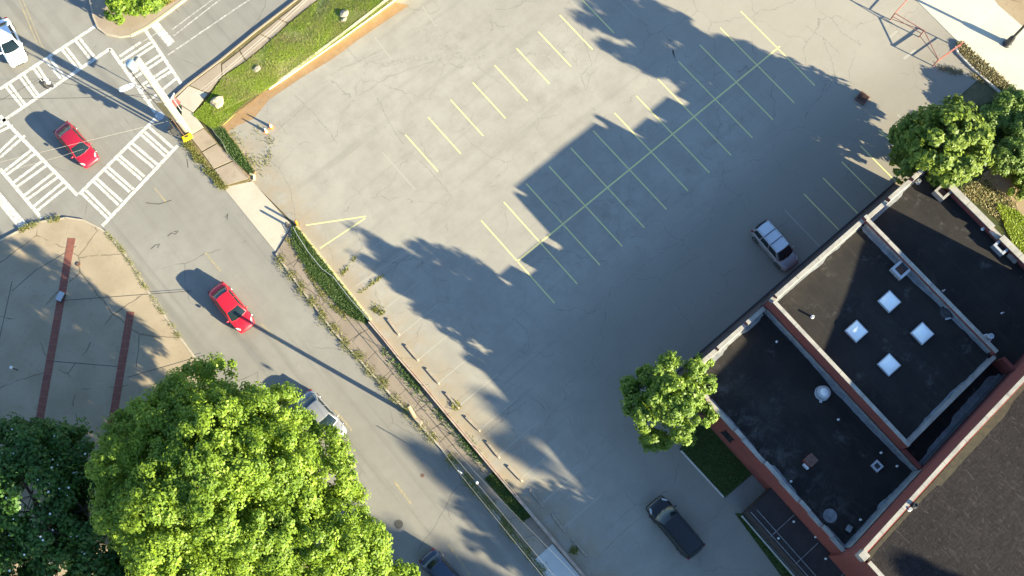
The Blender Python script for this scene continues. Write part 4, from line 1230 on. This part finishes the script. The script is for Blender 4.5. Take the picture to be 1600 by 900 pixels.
# --- low annex roof along the wall with its pipe grid
an = thing('annex', 'low dark annex roof crossed by thin pipes at the foot of the brick wall', 'annex', (0.5, -32, 0))
AN = [tuple(at(*p, 2.0)[:2]) for p in ((1163, 802), (1196, 772))] + [(2.8, -28.6), (2.8, -45), (-1.6, -45)]
AN = [tuple(at(1168, 799, 2.0)[:2]), tuple(at(1206, 762, 2.0)[:2])]
AX = AN[0][0]
AN = AN + [(2.83, AN[1][1] + .05), (2.83, -46), (AX, -46)]
print('annex', AN)
MB().prism([Vector(p) for p in AN], -0.05, 2.0).build('roof', MT['annex'], an)
for y in (-30.6, -33.4, -36.4, -39.4, -42.4):
    MB().tube([(AX + .05, y, 2.06), (2.7, y, 2.06)], 0.035, 6).build('cross_pipe', MT['flash'], an)
MB().tube([(0.75, -28.4, 2.1), (0.75, -38.0, 2.1)], 0.035, 6).build('long_pipe', MT['flash'], an)
MB().tube([(AX + .15, AN[0][1] - .2, 2.1), (AX + .15, -45.5, 2.1)], 0.035, 6).build('edge_pipe', MT['flash'], an)
for p in ((1217, 841), (1275, 839), (1291, 873), (1241, 815)):
    c = at(*p, 2.2)
    MB().lathe((c.x, c.y, 2.0), [(0.09, 0), (0.07, 0.2), (0.05, 0.2)], 10).build('vent_pipe', MT['white_metal'], an)
sheet('gutter', [(2.5, -16.7), (30.6, -16.7), (30.6, -16.1), (2.5, -16.1)], 0.03, MT['walk_red'])
# dark channel at the foot of the street-facing wall
o = MB().seg((2.5, -16.06), (30.6, -16.06), 0.14, -0.03, 0.14).build('kerb', MT['dark'])
tag(o, 'dark gutter kerb at the foot of the brick buildings facing the lot', 'kerb')

# ------------------------------------------------------------------ cars
def car_paint(name, c, metal=0.0, rough=0.4, coat=0.45):
    t = NT(name)
    d = t.ramp(t.noise(5, 4, 0.7), 0.45, 0.8)
    col = t.mix(t.math('MULTIPLY', d, 0.25), c, tuple(x * 0.7 + 0.02 for x in c))
    t.b.inputs['Coat Weight'].default_value = coat
    t.b.inputs['Coat Roughness'].default_value = 0.06
    return t.done(col, rough, 0.5, metal)

SEDAN = dict(
    body=[(0, .70, .44, .66), (.012, .84, .34, .80), (.04, .92, .26, .93), (.10, .965, .20, .99), (.2, .995, .18, .98), (.35, 1, .18, .96), (.5, 1, .18, .95), (.64, 1, .18, .95), (.75, .99, .18, .92), (.86, .965, .2, .85), (.93, .915, .24, .77), (.972, .84, .3, .68), (.992, .74, .36, .6), (1, .62, .42, .54)],
    zb=.93, ws=(.735, .565), rg=(.115, .265), hb=.875, hr=.66, axles=(.185, .80), wr=.33)
SUV = dict(
    body=[(0, .80, .44, .80), (.012, .90, .36, .98), (.035, .95, .28, 1.06), (.1, .985, .24, 1.09), (.25, 1, .22, 1.08), (.45, 1, .22, 1.07), (.66, 1, .22, 1.06), (.78, .99, .22, 1.03), (.88, .965, .24, .97), (.945, .92, .28, .88), (.978, .86, .34, .78), (.994, .77, .4, .68), (1, .66, .46, .6)],
    zb=1.04, ws=(.775, .635), rg=(.018, .075), hb=.89, hr=.72, axles=(.18, .80), wr=.37)

def make_car(name, label, front, rear, L, W, H, S, paint, rails=False, roof_mat=None, bars=False, group=None, shift=0.0):
    f, r = at(*front), at(*rear)
    d = (f - r).normalized()
    c = (f + r) / 2 + d * shift
    root = thing(name, label, 'car', (c.x, c.y, 0.0), math.atan2(d.y, d.x), group)
    hw = W / 2
    X = lambda s: (s - .5) * L
    k = 1.0 if S is SEDAN else 1.0
    zs = H / (1.46 if S is SEDAN else 1.74)
    vs, fs = [], []
    for s, w_, z0, z1 in S['body']:
        h = w_ * hw
        zm = z0 + (z1 - z0) * .58
        ring = [(0, z1 + .035), (.5 * h, z1 + .025), (.82 * h, z1 - .015), (.955 * h, z1 - .1 * (z1 - z0) - .03), (h, zm), (.975 * h, z0 + .12), (.9 * h, z0), (0, z0 - .01)]
        full = ring + [(-y, z) for y, z in ring[-2:0:-1]]
        vs += [(X(s), y, z * zs) for y, z in full]
    m_ = 14
    for i in range(len(S['body']) - 1):
        for j in range(m_):
            j2 = (j + 1) % m_
            fs.append((i * m_ + j, i * m_ + j2, (i + 1) * m_ + j2, (i + 1) * m_ + j))
    fs += [tuple(range(m_))[::-1], tuple(range((len(S['body']) - 1) * m_, len(S['body']) * m_))]
    MB().add(vs, fs).build('body', paint, root, True, True, sub=1)
    zb, zr = S['zb'] * zs, H
    hb, hr = S['hb'] * hw, S['hr'] * hw
    wsb, wst = X(S['ws'][0]), X(S['ws'][1])
    rgb, rgt = X(S['rg'][0]), X(S['rg'][1])
    LP = lambda a, b, t: a + (b - a) * t
    def roofz(x, u):
        t = (x - rgt) / (wst - rgt) * 2 - 1
        return zr - .035 * t * t - .035 * abs(u) ** 2.5
    def F(u, v):     # windscreen
        x = LP(wsb + .16 * (1 - u * u) * L / 4.7, wst + .05 * (1 - u * u), v)
        return (x, u * LP(hb, hr, v), LP(zb, roofz(wst, u), v) + .05 * math.sin(v * math.pi))
    def Rr(u, v):    # rear window
        x = LP(rgb - .12 * (1 - u * u), rgt - .05 * (1 - u * u), v)
        return (x, u * LP(hb * .97, hr * .97, v), LP(zb, roofz(rgt, u), v) + .045 * math.sin(v * math.pi))
    def Sd(sg):
        def g(u, v):
            xb, xt = LP(rgb, wsb, (u + 1) / 2), LP(rgt, wst, (u + 1) / 2)
            bb = LP(hb * .97, hb, (u + 1) / 2) + .03 * (1 - u * u)
            tt = LP(hr * .97, hr, (u + 1) / 2) + .02 * (1 - u * u)
            return (LP(xb, xt, v), sg * (LP(bb, tt, v) + .03 * math.sin(v * math.pi)), LP(zb, roofz(xt, 1), v))
        return g
    def Rf(u, v):    # roof
        x = LP(rgt - .05 * (1 - u * u), wst + .05 * (1 - u * u), v)
        return (x, u * LP(hr * .97, hr, v) * (1 + .03 * math.sin(v * math.pi)), roofz(LP(rgt, wst, v), u))
    def grid(mb, fn, u0, u1, v0, v1, nu, nv, off=(0, 0, 0), push=0.0, flip=False):
        n0 = len(mb.v)
        for i in range(nu + 1):
            for j in range(nv + 1):
                u, v = LP(u0, u1, i / nu), LP(v0, v1, j / nv)
                p = Vector(fn(u, v))
                if push:
                    a, b = Vector(fn(u + .01, v)) - p, Vector(fn(u, v + .01)) - p
                    nrm = a.cross(b)
                    nrm.normalize()
                    if nrm.z < 0: nrm = -nrm
                    p += nrm * push
                mb.v.append(tuple(p))
        for i in range(nu):
            for j in range(nv):
                q = (n0 + i * (nv + 1) + j, n0 + (i + 1) * (nv + 1) + j, n0 + (i + 1) * (nv + 1) + j + 1, n0 + i * (nv + 1) + j + 1)
                mb.f.append(q[::-1] if flip else q)
        return mb
    cab = MB()
    grid(cab, F, -1, 1, 0, 1, 8, 5); grid(cab, Rr, -1, 1, 0, 1, 8, 5)
    for sg in (1, -1):
        grid(cab, Sd(sg), -1, 1, 0, 1, 10, 4)
    cab.build('cabin', paint, root, True, True)
    grid(MB(), Rf, -1, 1, 0, 1, 10, 10, push=.004).build('roof', roof_mat or paint, root, True, True)
    grid(MB(), F, -.9, .9, .04, .93, 8, 5, push=.012).build('windscreen', MT['glass'], root, True, True)
    grid(MB(), Rr, -.84, .84, .14, .9, 8, 5, push=.012).build('rear_window', MT['glass'], root, True, True)
    for sg in (1, -1):
        a = (-.78, -.06) if S is SEDAN else (-.9, -.36)
        for u0, u1 in ((a[0], a[1]), (.0, .82)) if S is SEDAN else ((-.92, -.42), (-.36, .2), (.26, .86)):
            grid(MB(), Sd(sg), u0, u1, .12, .88, 5, 3, push=.012).build('side_window', MT['glass'], root, True, True)
        # mirror, lamps, wheels
        mm = MB()
        mx = X(S['ws'][0] - .045)
        mm.lathe((0, 0, 0), [(.02, -.08), (.085, -.06), (.1, 0.0), (.085, .06), (.02, .09)], 10)
        mm.v = [(mx + x * .7, sg * (hw * .99 + .06) + y * 1.25, zb + .07 + z * .9) for x, y, z in mm.v]
        mm.build('wing_mirror', paint, root, True, True)
        hl = MB()
        pr_ = [(.955, .66), (.905, .84), (.86, .905), (.885, .72), (.93, .56)]
        zt = lambda s: float(np.interp(s, [b[0] for b in S['body']], [b[3] for b in S['body']]))
        hl.add([(X(s), sg * y * hw, (zt(s) + .018 - .05 * max(0, y - .7)) * zs) for s, y in pr_], [tuple(range(5)) if sg < 0 else tuple(range(5))[::-1]])
        hl.build('headlight', MT['head'], root, False, True)
        tl = MB()
        if S is SEDAN:
            tl.box((X(.028), sg * hw * .70, .80 * zs), (.16, hw * .34, .17))
        else:
            tl.box((X(.03), sg * hw * .86, .98 * zs), (.2, hw * .16, .3))
        tl.build('tail_light', MT['tail'], root, False, True, bevel=.03)
        for ax in S['axles']:
            wr = S['wr']
            tb = MB().lathe((0, 0, 0), [(wr * .55, -.1), (wr * .97, -.1), (wr, -.06), (wr, .06), (wr * .97, .1), (wr * .62, .1)], 20)
            tb.v = [(X(ax) + x, sg * (hw - .085) + z * sg, wr + y) for x, y, z in tb.v]
            wo = tb.build('wheel', MT['tyre'], root, False, True)
            rb = MB().lathe((0, 0, 0), [(wr * .62, .07), (wr * .6, .105), (wr * .18, .09), (.02, .1)], 12)
            rb.v = [(X(ax) + x, sg * (hw - .085) + z * sg, wr + y) for x, y, z in rb.v]
            rb.build('rim', MT['rim'], wo, False, True)
    # number-plate recess, grille and bumper trim
    MB().box((X(.996), 0, .47 * zs), (.06, hw * .9, .14)).build('grille', MT['trim'], root, False, True, bevel=.02)
    MB().box((X(.006), 0, .55 * zs), (.05, hw * .62, .12)).build('rear_trim', MT['trim'], root, False, True)
    wp = MB()
    for u in (-.5, .12):
        a, b = Vector(F(u, .02)), Vector(F(u + .42, .1))
        wp.tube([a + Vector((.02, 0, .03)), b + Vector((.02, 0, .03))], .012, 4)
    wp.build('wipers', MT['trim'], root, False, True)
    # door gaps
    dg = MB()
    for sg in (1, -1):
        for s in ((.33, .51, .68) if S is SEDAN else (.26, .47, .67)):
            dg.box((X(s), sg * hw * .992, .62 * zs), (.014, .02, .5 * zs))
    dg.build('door_gaps', MT['trim'], root, False, True)
    if rails:
        for sg in (1, -1):
            q = [Vector(Rf(sg * .9, v)) + Vector((0, 0, .05)) for v in (.03, .3, .6, .92)]
            MB().tube(q, .022, 6).build('roof_rail', MT['chrome'] if rails == 'chrome' else MT['trim'], root, False, True)
    if bars:
        for v in (.34, .66):
            q = [Vector(Rf(u, v)) + Vector((0, 0, .045)) for u in (-.96, -.5, 0, .5, .96)]
            MB().tube(q, .032, 6).build('crossbar', MT['trim'], root, False, True)
    return root

RED1 = car_paint('paint_red', (0.30, 0.006, 0.022))
RED2 = car_paint('paint_bright_red', (0.55, 0.008, 0.022))
WHITE = car_paint('paint_white', (0.72, 0.74, 0.76))
SILV = car_paint('paint_mauve_silver', (0.27, 0.255, 0.27), 0.35)
ROOF_SHEEN = car_paint('paint_roof_sky_sheen', (0.55, 0.57, 0.60), 0.3, 0.25)  # paler than the body: sky reflection put into the roof colour
BLACK = car_paint('paint_black', (0.006, 0.007, 0.009), 0.0, 0.35, 0.12)
BLUE = car_paint('paint_dark_blue', (0.02, 0.035, 0.07))
GREY = car_paint('paint_grey', (0.24, 0.24, 0.25), 0.2)
make_car('sedan', 'white sedan stopped at the crosswalk in the upper left corner', (36, 107), (2, 36), 4.75, 1.85, 1.46, SEDAN, WHITE)
make_car('sedan', 'dark red sedan crossing the intersection between the crosswalks', (150, 261), (98, 201), 4.65, 1.80, 1.45, SEDAN, RED1)
make_car('sedan', 'bright red sedan driving down the main street with a pole shadow on its bonnet', (390, 515), (340, 452), 4.7, 1.82, 1.46, SEDAN, RED2)
make_car('sedan', 'grey car half hidden under the huge tree on the street', (536, 688), (474, 617), 4.8, 1.86, 1.5, SEDAN, GREY)
make_car('sedan', 'dark blue car in tree shade at the bottom edge of the street', (728, 936), (666, 866), 4.7, 1.84, 1.48, SEDAN, BLUE)
make_car('suv', 'mauve silver crossover with sky reflection coloured into its roof, parked nose-in by the brick building', (1236, 420), (1181, 356), 4.65, 1.88, 1.7, SUV, SILV, 'chrome', ROOF_SHEEN, True)
make_car('suv', 'black full-size SUV driving through the shaded lower part of the lot', (1019, 784), (1086, 864), 5.3, 2.0, 1.85, SUV, BLACK, True)

# ------------------------------------------------------------------ street furniture
# big painted pole at the corner
pb = at(295, 208)
pole = thing('utility_pole', 'thick cream painted steel pole leaning over the crosswalk corner in the view', 'pole', (pb.x, pb.y, 0.1))
P0 = Vector((pb.x, pb.y, 0.1))
up = lambda z: Vector((pb.x, pb.y, z))
m = MB(); m.tube([up(0.0), up(4), up(9), up(14.3)], [.36, .34, .31, .28], 20)
sh = m.build('shaft', MT['cream_pole'], pole, True)
for z in (3.2, 6.6, 10.2):
    MB().tube([up(z), up(z + .12)], .365 - z * .005, 20).build('band', MT['white_metal'], sh)
cp = MB().lathe((pb.x - .55, pb.y + .1, 13.9), [(.1, -.5), (.34, -.4), (.37, .35), (.3, .45)], 16).build('transformer', car_paint('paint_pale_blue_grey', (0.24, 0.31, 0.36)), pole, True)
m = MB(); m.tube([up(14.1) + Vector((-.9, 0, 0)), up(9) + Vector((-.85, -.05, 0)), up(3) + Vector((-.62, -.1, 0)), up(0.1) + Vector((-.5, -.1, 0))], .045, 6)
m.build('riser_cable', MT['cable'], pole)
for o_ in (.1, .25):
    MB().tube([up(5) + Vector((-.5, -.3 - o_, 0)), up(0.1) + Vector((-.5, -.35 - o_, 0))], .035, 5).build('conduit', MT['rust'], pole)
# luminaire on an arm
lz = 9.0
la, lb = at(209, 132, lz), at(186, 141, lz)
MB().tube([up(lz - .3), la.lerp(up(lz), .4) + Vector((0, 0, .15)), la], .05, 8).build('lamp_arm', MT['cream_pole'], pole)
dl = (lb - la).normalized(); nl = Vector((-dl.y, dl.x, 0))
m = MB()
ring = []
for t, wv, zv in ((0, .1, .06), (.15, .2, .11), (.6, .24, .13), (.9, .2, .1), (1, .1, .05)):
    c = la.lerp(lb, t)
    ring.append([c + nl * wv - Vector((0, 0, .03)), c + nl * wv * .7 + Vector((0, 0, zv)), c - nl * wv * .7 + Vector((0, 0, zv)), c - nl * wv - Vector((0, 0, .03))])
vs = [tuple(p) for r in ring for p in r]
fs = [(i * 4 + j, i * 4 + (j + 1) % 4, i * 4 + 4 + (j + 1) % 4, i * 4 + 4 + j) for i in range(4) for j in range(4)] + [(3, 2, 1, 0), (16, 17, 18, 19)]
m.add(vs, fs).build('luminaire', MT['white_metal'], pole)

# pedestrian signal post with yellow housing
sp = at(287, 221)
sg = thing('traffic_signal', 'slim traffic signal post with a yellow box at the foot of the thick cream pole', 'traffic signal', (sp.x, sp.y, 0.1))
S0 = lambda z: (sp.x, sp.y, z)
m = MB(); m.tube([S0(0.1), S0(4.4)], [.075, .06], 10); m.build('post', MT['cable'], sg)
ps = at(249, 180, 3.2)
MB().box((sp.x - .22, sp.y, 2.75), (.34, .42, 1.25)).build('signal_head', MT['dark'], sg, bevel=.03)
for k in range(3):
    MB().tube([(sp.x - .39, sp.y, 2.35 + k * .4), (sp.x - .6, sp.y, 2.33 + k * .4)], .13, 12).build('visor', MT['dark'], sg)
a0, b0 = at(285, 217, 1.0), at(299, 210, 1.0)
dd = (b0 - a0); ang = math.atan2(dd.y, dd.x)
cc_ = (a0 + b0) / 2
yb = MB().box((cc_.x, cc_.y, .85), (dd.length, .42, .36), ang).build('pedestrian_signal', MT['yellow_box'], sg, bevel=.03)
MB().box((cc_.x, cc_.y, 1.045), (dd.length * .35, .12, .03), ang).build('latch', MT['dark'], yb)
# street name sign post just behind
s2 = at(284, 174)
g2 = thing('sign_post', 'thin sign post with small blades behind the thick cream pole', 'sign', (s2.x, s2.y, 0.1))
m = MB(); m.tube([(s2.x, s2.y, .1), (s2.x, s2.y, 3.1)], .035, 8); m.build('post', MT['metal'], g2)
MB().box((s2.x, s2.y, 2.95), (.85, .03, .24), .5).build('sign_blade', MT['metal'], g2)
MB().box((s2.x, s2.y, 2.66), (.6, .03, .2), 2.1).build('sign_blade', MT['metal'], g2)
# signal hanging on a span wire over the crosswalk
hz = 6.0
hp = at(66, 127, hz)
hs = thing('traffic_signal', 'dark traffic signal head hanging from a span wire over the upper left crosswalk', 'traffic signal', (hp.x, hp.y, hz))
MB().box((hp.x, hp.y, hz - .5), (.42, .5, 1.05), .5).build('signal_head', MT['dark'], hs, bevel=.03)
for k in range(3):
    MB().tube([(hp.x + .2, hp.y - .2, hz - .2 - k * .34), (hp.x + .42, hp.y - .38, hz - .22 - k * .34)], .13, 10).build('visor', MT['white_metal' if k == 0 else 'dark'], hs)
MB().box((hp.x + .3, hp.y - .12, hz + .06), (.24, .34, .1), .5).build('bracket', MT['white_metal'], hs)
MB().tube([(hp.x, hp.y, hz), (hp.x, hp.y, hz + .5)], .03, 6).build('hanger', MT['metal'], hs)

def wire(label, ps, r, mat, sag=0.0, group='overhead wires'):
    P = []
    for i in range(len(ps) - 1):
        a, b = Vector(ps[i]), Vector(ps[i + 1])
        for k in range(10):
            t = k / 10
            q = a.lerp(b, t); q.z -= sag * 4 * t * (1 - t)
            P.append(q)
    P.append(Vector(ps[-1]))
    o = MB().tube(P, r, 5).build('overhead_wire', MT[mat])
    tag(o, label, 'wire', group)
up_ = up
wire('dark span wire carrying the hanging signal from the thick pole', [up(6.6), (hp.x, hp.y, hz + .5), at(-60, 190, 6.8)], .018, 'cable')
wire('dark wire from the thick pole towards the left edge', [up(8.2), at(120, 153, 8.0), at(-40, 155, 8.0)], .018, 'cable')
wire('pale wire crossing just over the roof of the dark red sedan', [up(3.2), at(80, 234, 5.5), at(-60, 268, 6.0)], .008, 'wire')
wire('pale wire crossing the windscreen of the dark red sedan', [at(130, 233, 5.6), at(96, 244, 5.6), at(-40, 282, 5.6)], .008, 'wire')
wire('upper pale wire of the pair above the cross street sidewalk', [at(300, 150, 7.5), at(330, 128, 8), at(420, 50, 8.5), at(500, -25, 9)], .011, 'wire')
wire('lower pale wire of the pair above the cross street sidewalk', [at(310, 150, 7.5), at(336, 127, 8), at(424, 52, 8.5), at(506, -25, 9)], .011, 'wire')
# wires down the street
pw = at(648, 652)
wire('outer pale wire above the street kerb at the lower right of the street', [at(638, 634, 6.3), at(720, 742, 6.1), at(845, 897, 6.3), at(920, 985, 6.6)], .011, 'wire')
wire('inner pale wire with the white insulator above the sidewalk', [at(642, 632, 6.6), at(705, 707, 6.4), at(747, 757, 6.3), at(870, 905, 6.5), at(930, 980, 6.6)], .010, 'wire')
wire('thin pale wire nearest the low wall above the sidewalk', [at(648, 634, 6.8), at(770, 768, 6.5), at(880, 880, 6.6), at(960, 965, 6.8)], .007, 'wire')
c = at(745, 754, 6.3)
o = MB().lathe((c.x, c.y, c.z - .2), [(.05, 0), (.11, .06), (.11, .22), (.07, .3), (.02, .32)], 12).build('insulator', MT['white_metal'])
tag(o, 'white insulator hanging on the inner wire above the sidewalk', 'insulator')
# timber stub pole
tp = thing('timber_pole', 'weathered timber pole beside the kerb throwing a long thin shadow over the street', 'pole', (pw.x, pw.y, 0.1))
MB().tube([(pw.x, pw.y, 0.0), (pw.x, pw.y, 3), (pw.x, pw.y, 6.6)], [.19, .17, .14], 12).build('shaft', MT['wood'], tp, True)
MB().box((pw.x, pw.y, 6.63), (.2, .2, .08)).build('cap', MT['dark'], tp)
MB().box((pw.x + .05, pw.y - .42, .18), (.34, .8, .22), .1).build('base_block', MT['stop'], tp, bevel=.03)
# sign post lower down
s3 = at(720, 741)
g3 = thing('sign_post', 'short street sign seen edge-on beside the kerb opposite the small lawn', 'sign', (s3.x, s3.y, 0.1))
MB().tube([(s3.x, s3.y, .05), (s3.x, s3.y, 2.45)], .035, 8).build('post', MT['metal'], g3)
MB().box((s3.x, s3.y, 2.12), (.05, .36, .62), .3).build('sign_panel', MT['white_metal'], g3)
# lamp post upper right
lp = at(1573, 69)
l_ = thing('lamp_post', 'dark lamp post rising from the bright concrete drive in the upper right corner', 'lamp post', (lp.x, lp.y, 0.03))
MB().lathe((lp.x, lp.y, 0.03), [(.42, 0), (.42, .12), (.3, .2), (.27, 1.1), (.2, 1.3)], 16).build('base', MT['dark'], l_)
MB().tube([(lp.x, lp.y, 1.2), (lp.x, lp.y, 9.0)], [.13, .08], 10).build('shaft', MT['dark'], l_)
MB().box((lp.x + .5, lp.y, 9.05), (1.2, .35, .15)).build('lamp_head', MT['dark'], l_)

# red pipe barrier in the upper right of the lot
pf = thing('pipe_fence', 'faded red pipe barrier zigzagging at the upper right end of the lot', 'fence', tuple(at(1440, 60)))
FP = [at(1424, -6), at(1391, 31), at(1436, 58), at(1458, 103), at(1497, 75)]
for q in FP:
    MB().tube([(q.x, q.y, -.02), (q.x, q.y, 1.3)], .055, 8).build('post', MT['red_pipe'], pf)
for i in range(4):
    a, b = FP[i], FP[i + 1]
    MB().tube([(a.x, a.y, 1.24), (b.x, b.y, 1.24)], .042, 6).build('rail', MT['red_pipe'], pf)
    if i != 2: MB().tube([(a.x, a.y, .65), (b.x, b.y, .65)], .035, 6).build('rail', MT['red_pipe'], pf)
a, b = FP[1], FP[2]
MB().tube([(a.x, a.y, .2), (b.x, b.y, 1.2)], .03, 6).build('brace', MT['red_pipe'], pf)
a, b = FP[2], FP[3]
MB().tube([(a.x, a.y, .2), (b.x, b.y, 1.2)], .03, 6).build('brace', MT['red_pipe'], pf)

# traffic cones
def cone(label, px, py, body, band):
    c = at(px, py)
    t = thing('traffic_cone', label, 'traffic cone', (c.x, c.y, 0.005), 0.4, 'traffic cones')
    MB().box((0, 0, .025), (.38, .38, .05)).build('base', MT['orange'], t, False, True, bevel=.01)
    MB().lathe((0, 0, .05), [(.15, 0), (.085, .42), (.045, .72), (.03, .74)], 16).build('body', MT[body], t, True, True)
    MB().lathe((0, 0, .05), [(.128, .17), (.103, .33)], 16).build('collar', MT[band], t, True, True)
    MB().lathe((0, 0, .05), [(.09, .43), (.07, .55)], 16).build('collar', MT[band], t, True, True)
cone('faded pinkish-white traffic cone, left one of the pair on the lot', 416, 206, 'white_metal', 'orange')
cone('orange traffic cone, right one of the pair on the lot', 424, 199, 'orange', 'white_metal')

# boulder and rocks on the bank
def rock(label, px, py, z, r, seed, name='boulder'):
    g = np.random.default_rng(seed)
    bm = bmesh.new()
    bmesh.ops.create_icosphere(bm, subdivisions=2, radius=1)
    c = at(px, py, z)
    ph = g.uniform(0, 6, 6)
    for v in bm.verts:
        k = 1 + .16 * math.sin(3 * v.co.x + ph[0]) + .14 * math.sin(4 * v.co.y + ph[1]) + .12 * math.sin(5 * v.co.z + ph[2])
        v.co = Vector((v.co.x * k * r[0], v.co.y * k * r[1], max(v.co.z, -.3) * k * r[2]))
    me = bpy.data.meshes.new(name); bm.to_mesh(me); bm.free()
    me.materials.append(MT['rock'])
    o = bpy.data.objects.new(name, me); COL.objects.link(o)
    o.location = (c.x, c.y, c.z)
    tag(o, label, 'rock')
rock('pale boulder on the grass near the thick cream pole', 341, 159, .15, (.62, .5, .5), 1)
rock('small pale rock high on the grass bank, upper of the pair', 538, 22, .55, (.5, .4, .22), 2, 'rock')
rock('small pale rock on the grass bank, lower of the pair', 537, 32, .5, (.36, .3, .2), 3, 'rock')
rock('flat pale rock in the middle of the grass bank', 480, 66, .25, (.55, .4, .16), 4, 'rock')
rock('pale stone at the left foot of the grass bank by the sidewalk', 402, 108, .18, (.4, .34, .2), 5, 'rock')

# low pipe rails along the grass strips
def rail(label, path, h, r, mat, step=1):
    P = [at(*p, h) for p in path]
    t = thing('pipe_rail', label, 'rail', (P[0].x, P[0].y, 0.1))
    MB().tube(P, r, 6).build('rail', MT[mat], t)
    for p in P[::step]:
        MB().tube([(p.x, p.y, 0), (p.x, p.y, h)], r * .8, 6).build('post', MT['metal'], t)
rail('bent pale pipe rail beside the short grass wedge near the cones', [(330, 199), (337, 210), (346, 219), (356, 240), (372, 258), (388, 277)], .3, .011, 'wire')
rail('long white pipe rail in the weedy strip next to the yellow kerb', [(458, 355), (464, 366), (481, 393), (503, 420), (520, 432), (548, 468), (566, 488), (577, 501)], .45, .022, 'metal')
# thin dark rail on the low wall: posts and two rails that throw the long line shadows
WP = [at(*p, .38) for p in ((578, 503), (622, 557), (662, 603), (700, 649), (742, 699), (806, 775))]
rt = thing('pipe_fence', 'thin rusty railing standing on the low wall beside the sidewalk', 'fence', tuple(WP[0]))
dense = []
for i in range(5):
    for k in range(3): dense.append(WP[i].lerp(WP[i + 1], k / 3))
dense.append(WP[-1])
for p in dense[::3]:
    MB().tube([(p.x, p.y, .36), (p.x, p.y, 1.25)], .022, 5).build('post', MT['rust'], rt)
for h in (.78, 1.22):
    MB().tube([(p.x, p.y, h) for p in dense], .02, 5).build('rail', MT['rust'], rt)
# bollards at the lot entrance
for lab, px, py, h, mat in (('orange-red bollard at the tip of the yellow kerb by the lot entrance', 465, 351, 1.05, 'orange'), ('dark short bollard at the end of the weedy strip by the lot entrance', 450, 353, .9, 'dark')):
    c = at(px, py)
    t = thing('bollard', lab, 'bollard', (c.x, c.y, 0))
    MB().lathe((c.x, c.y, 0), [(.1, 0), (.1, h - .05), (.06, h), (.01, h + .01)], 12).build('post', MT[mat], t, True)
    MB().lathe((c.x, c.y, 0), [(.17, 0), (.17, .08), (.1, .1)], 12).build('base', MT['rust'], t)
c = at(394, 277)
o = MB().tube([(c.x + .05, c.y + .35, .1), (c.x + .2, c.y, .1), (c.x - .05, c.y - .35, .1)], .12, 8).build('kerb', MT['kerb_yellow2'])
tag(o, 'short rounded yellow kerb end at the tip of the grass wedge', 'kerb')

# wheel stops
ORD = ['first', 'second', 'third', 'fourth', 'fifth', 'sixth', 'seventh', 'eighth', 'ninth', 'tenth']
WS = [((604, 497), (625, 525)), ((632, 538), (655, 565)), ((664, 574), (688, 602)), ((694, 612), (719, 640)), ((724, 648), (753, 677)),
      ((760, 690), (780, 715)), ((793, 728), (816, 752)), ((827, 765), (849, 792)), ((863, 804), (882, 831)), ((894, 842), (917, 869))]
for i, (a, b) in enumerate(WS):
    A_, B_ = at(*a), at(*b)
    d = B_ - A_
    t = thing('wheel_stop', 'weathered concrete wheel stop, %s from the entrance end of the row along the low wall' % ORD[i], 'wheel stop', ((A_.x + B_.x) / 2, (A_.y + B_.y) / 2, .004), math.atan2(d.y, d.x), 'wheel stops along the low wall')
    m = MB()
    l = 1.83 / 2
    vs = []
    for x in (-l, -l + .12, l - .12, l):
        e = .55 if abs(x) == l else 1
        vs += [(x, -.09, 0), (x, -.075 * e, .11 * e + .02), (x, .075 * e, .11 * e + .02), (x, .09, 0)]
    fs = [(4 * i_ + j, 4 * i_ + j + 1, 4 * i_ + 5 + j, 4 * i_ + 4 + j)[::-1] for i_ in range(3) for j in range(3)] + [(0, 1, 2, 3), (15, 14, 13, 12)]
    m.add(vs, fs).build('block', MT['stop'], t, False, True)
    for x in (-.6, .6):
        MB().lathe((x, 0, .125), [(.025, 0), (.025, .015), (.005, .015)], 8).build('anchor_pin', MT['rust'], t, False, True)

# rusty drain box on the lot
c = at(1347, 154)
dg_ = thing('drain_box', 'rusty dark metal drain box on the sunlit edge of the lot', 'drain', (c.x, c.y, .004), .15)
m = MB()
for s in (1, -1):
    m.box((0, s * .44, .09), (1.0, .1, .18)); m.box((s * .45, 0, .088), (.1, .78, .176))
m.build('frame', MT['rust'], dg_, False, True)
MB().box((0, 0, .05), (.8, .78, .06)).build('tray', MT['rust'], dg_, False, True)
for k in range(6):
    MB().box((-.33 + k * .132, 0, .12), (.05, .78, .05)).build('bar', MT['rust'], dg_, False, True)
# small things on the plaza
c = at(97, 466, .12)
t = thing('utility_box', 'small grey tilted cabinet standing on the first brick band of the plaza', 'cabinet', (c.x, c.y, .126), .5)
MB().box((0, 0, .22), (.75, .42, .44)).build('body', MT['dark'], t, False, True, bevel=.02)
MB().box((.06, .02, .46), (.8, .5, .04)).build('lid', MT['metal'], t, False, True)
c = at(26.5, 578, .12)
t = thing('bollard', 'slim white-topped post standing alone on the shaded plaza', 'bollard', (c.x, c.y, .12))
MB().tube([(c.x, c.y, .12), (c.x, c.y, 1.2)], .05, 8).build('post', MT['dark'], t)
MB().lathe((c.x, c.y, 1.2), [(.1, 0), (.14, .05), (.1, .14), (.02, .16)], 12).build('cap', MT['white_metal'], t)
c = at(122.5, 413, .12)
o = MB().lathe((c.x, c.y, .124), [(.2, 0), (.2, .05), (.14, .06), (.05, .05)], 12).build('drain_cover', MT['rust'])
tag(o, 'small round rusty drain cover on the sunlit plaza', 'drain')
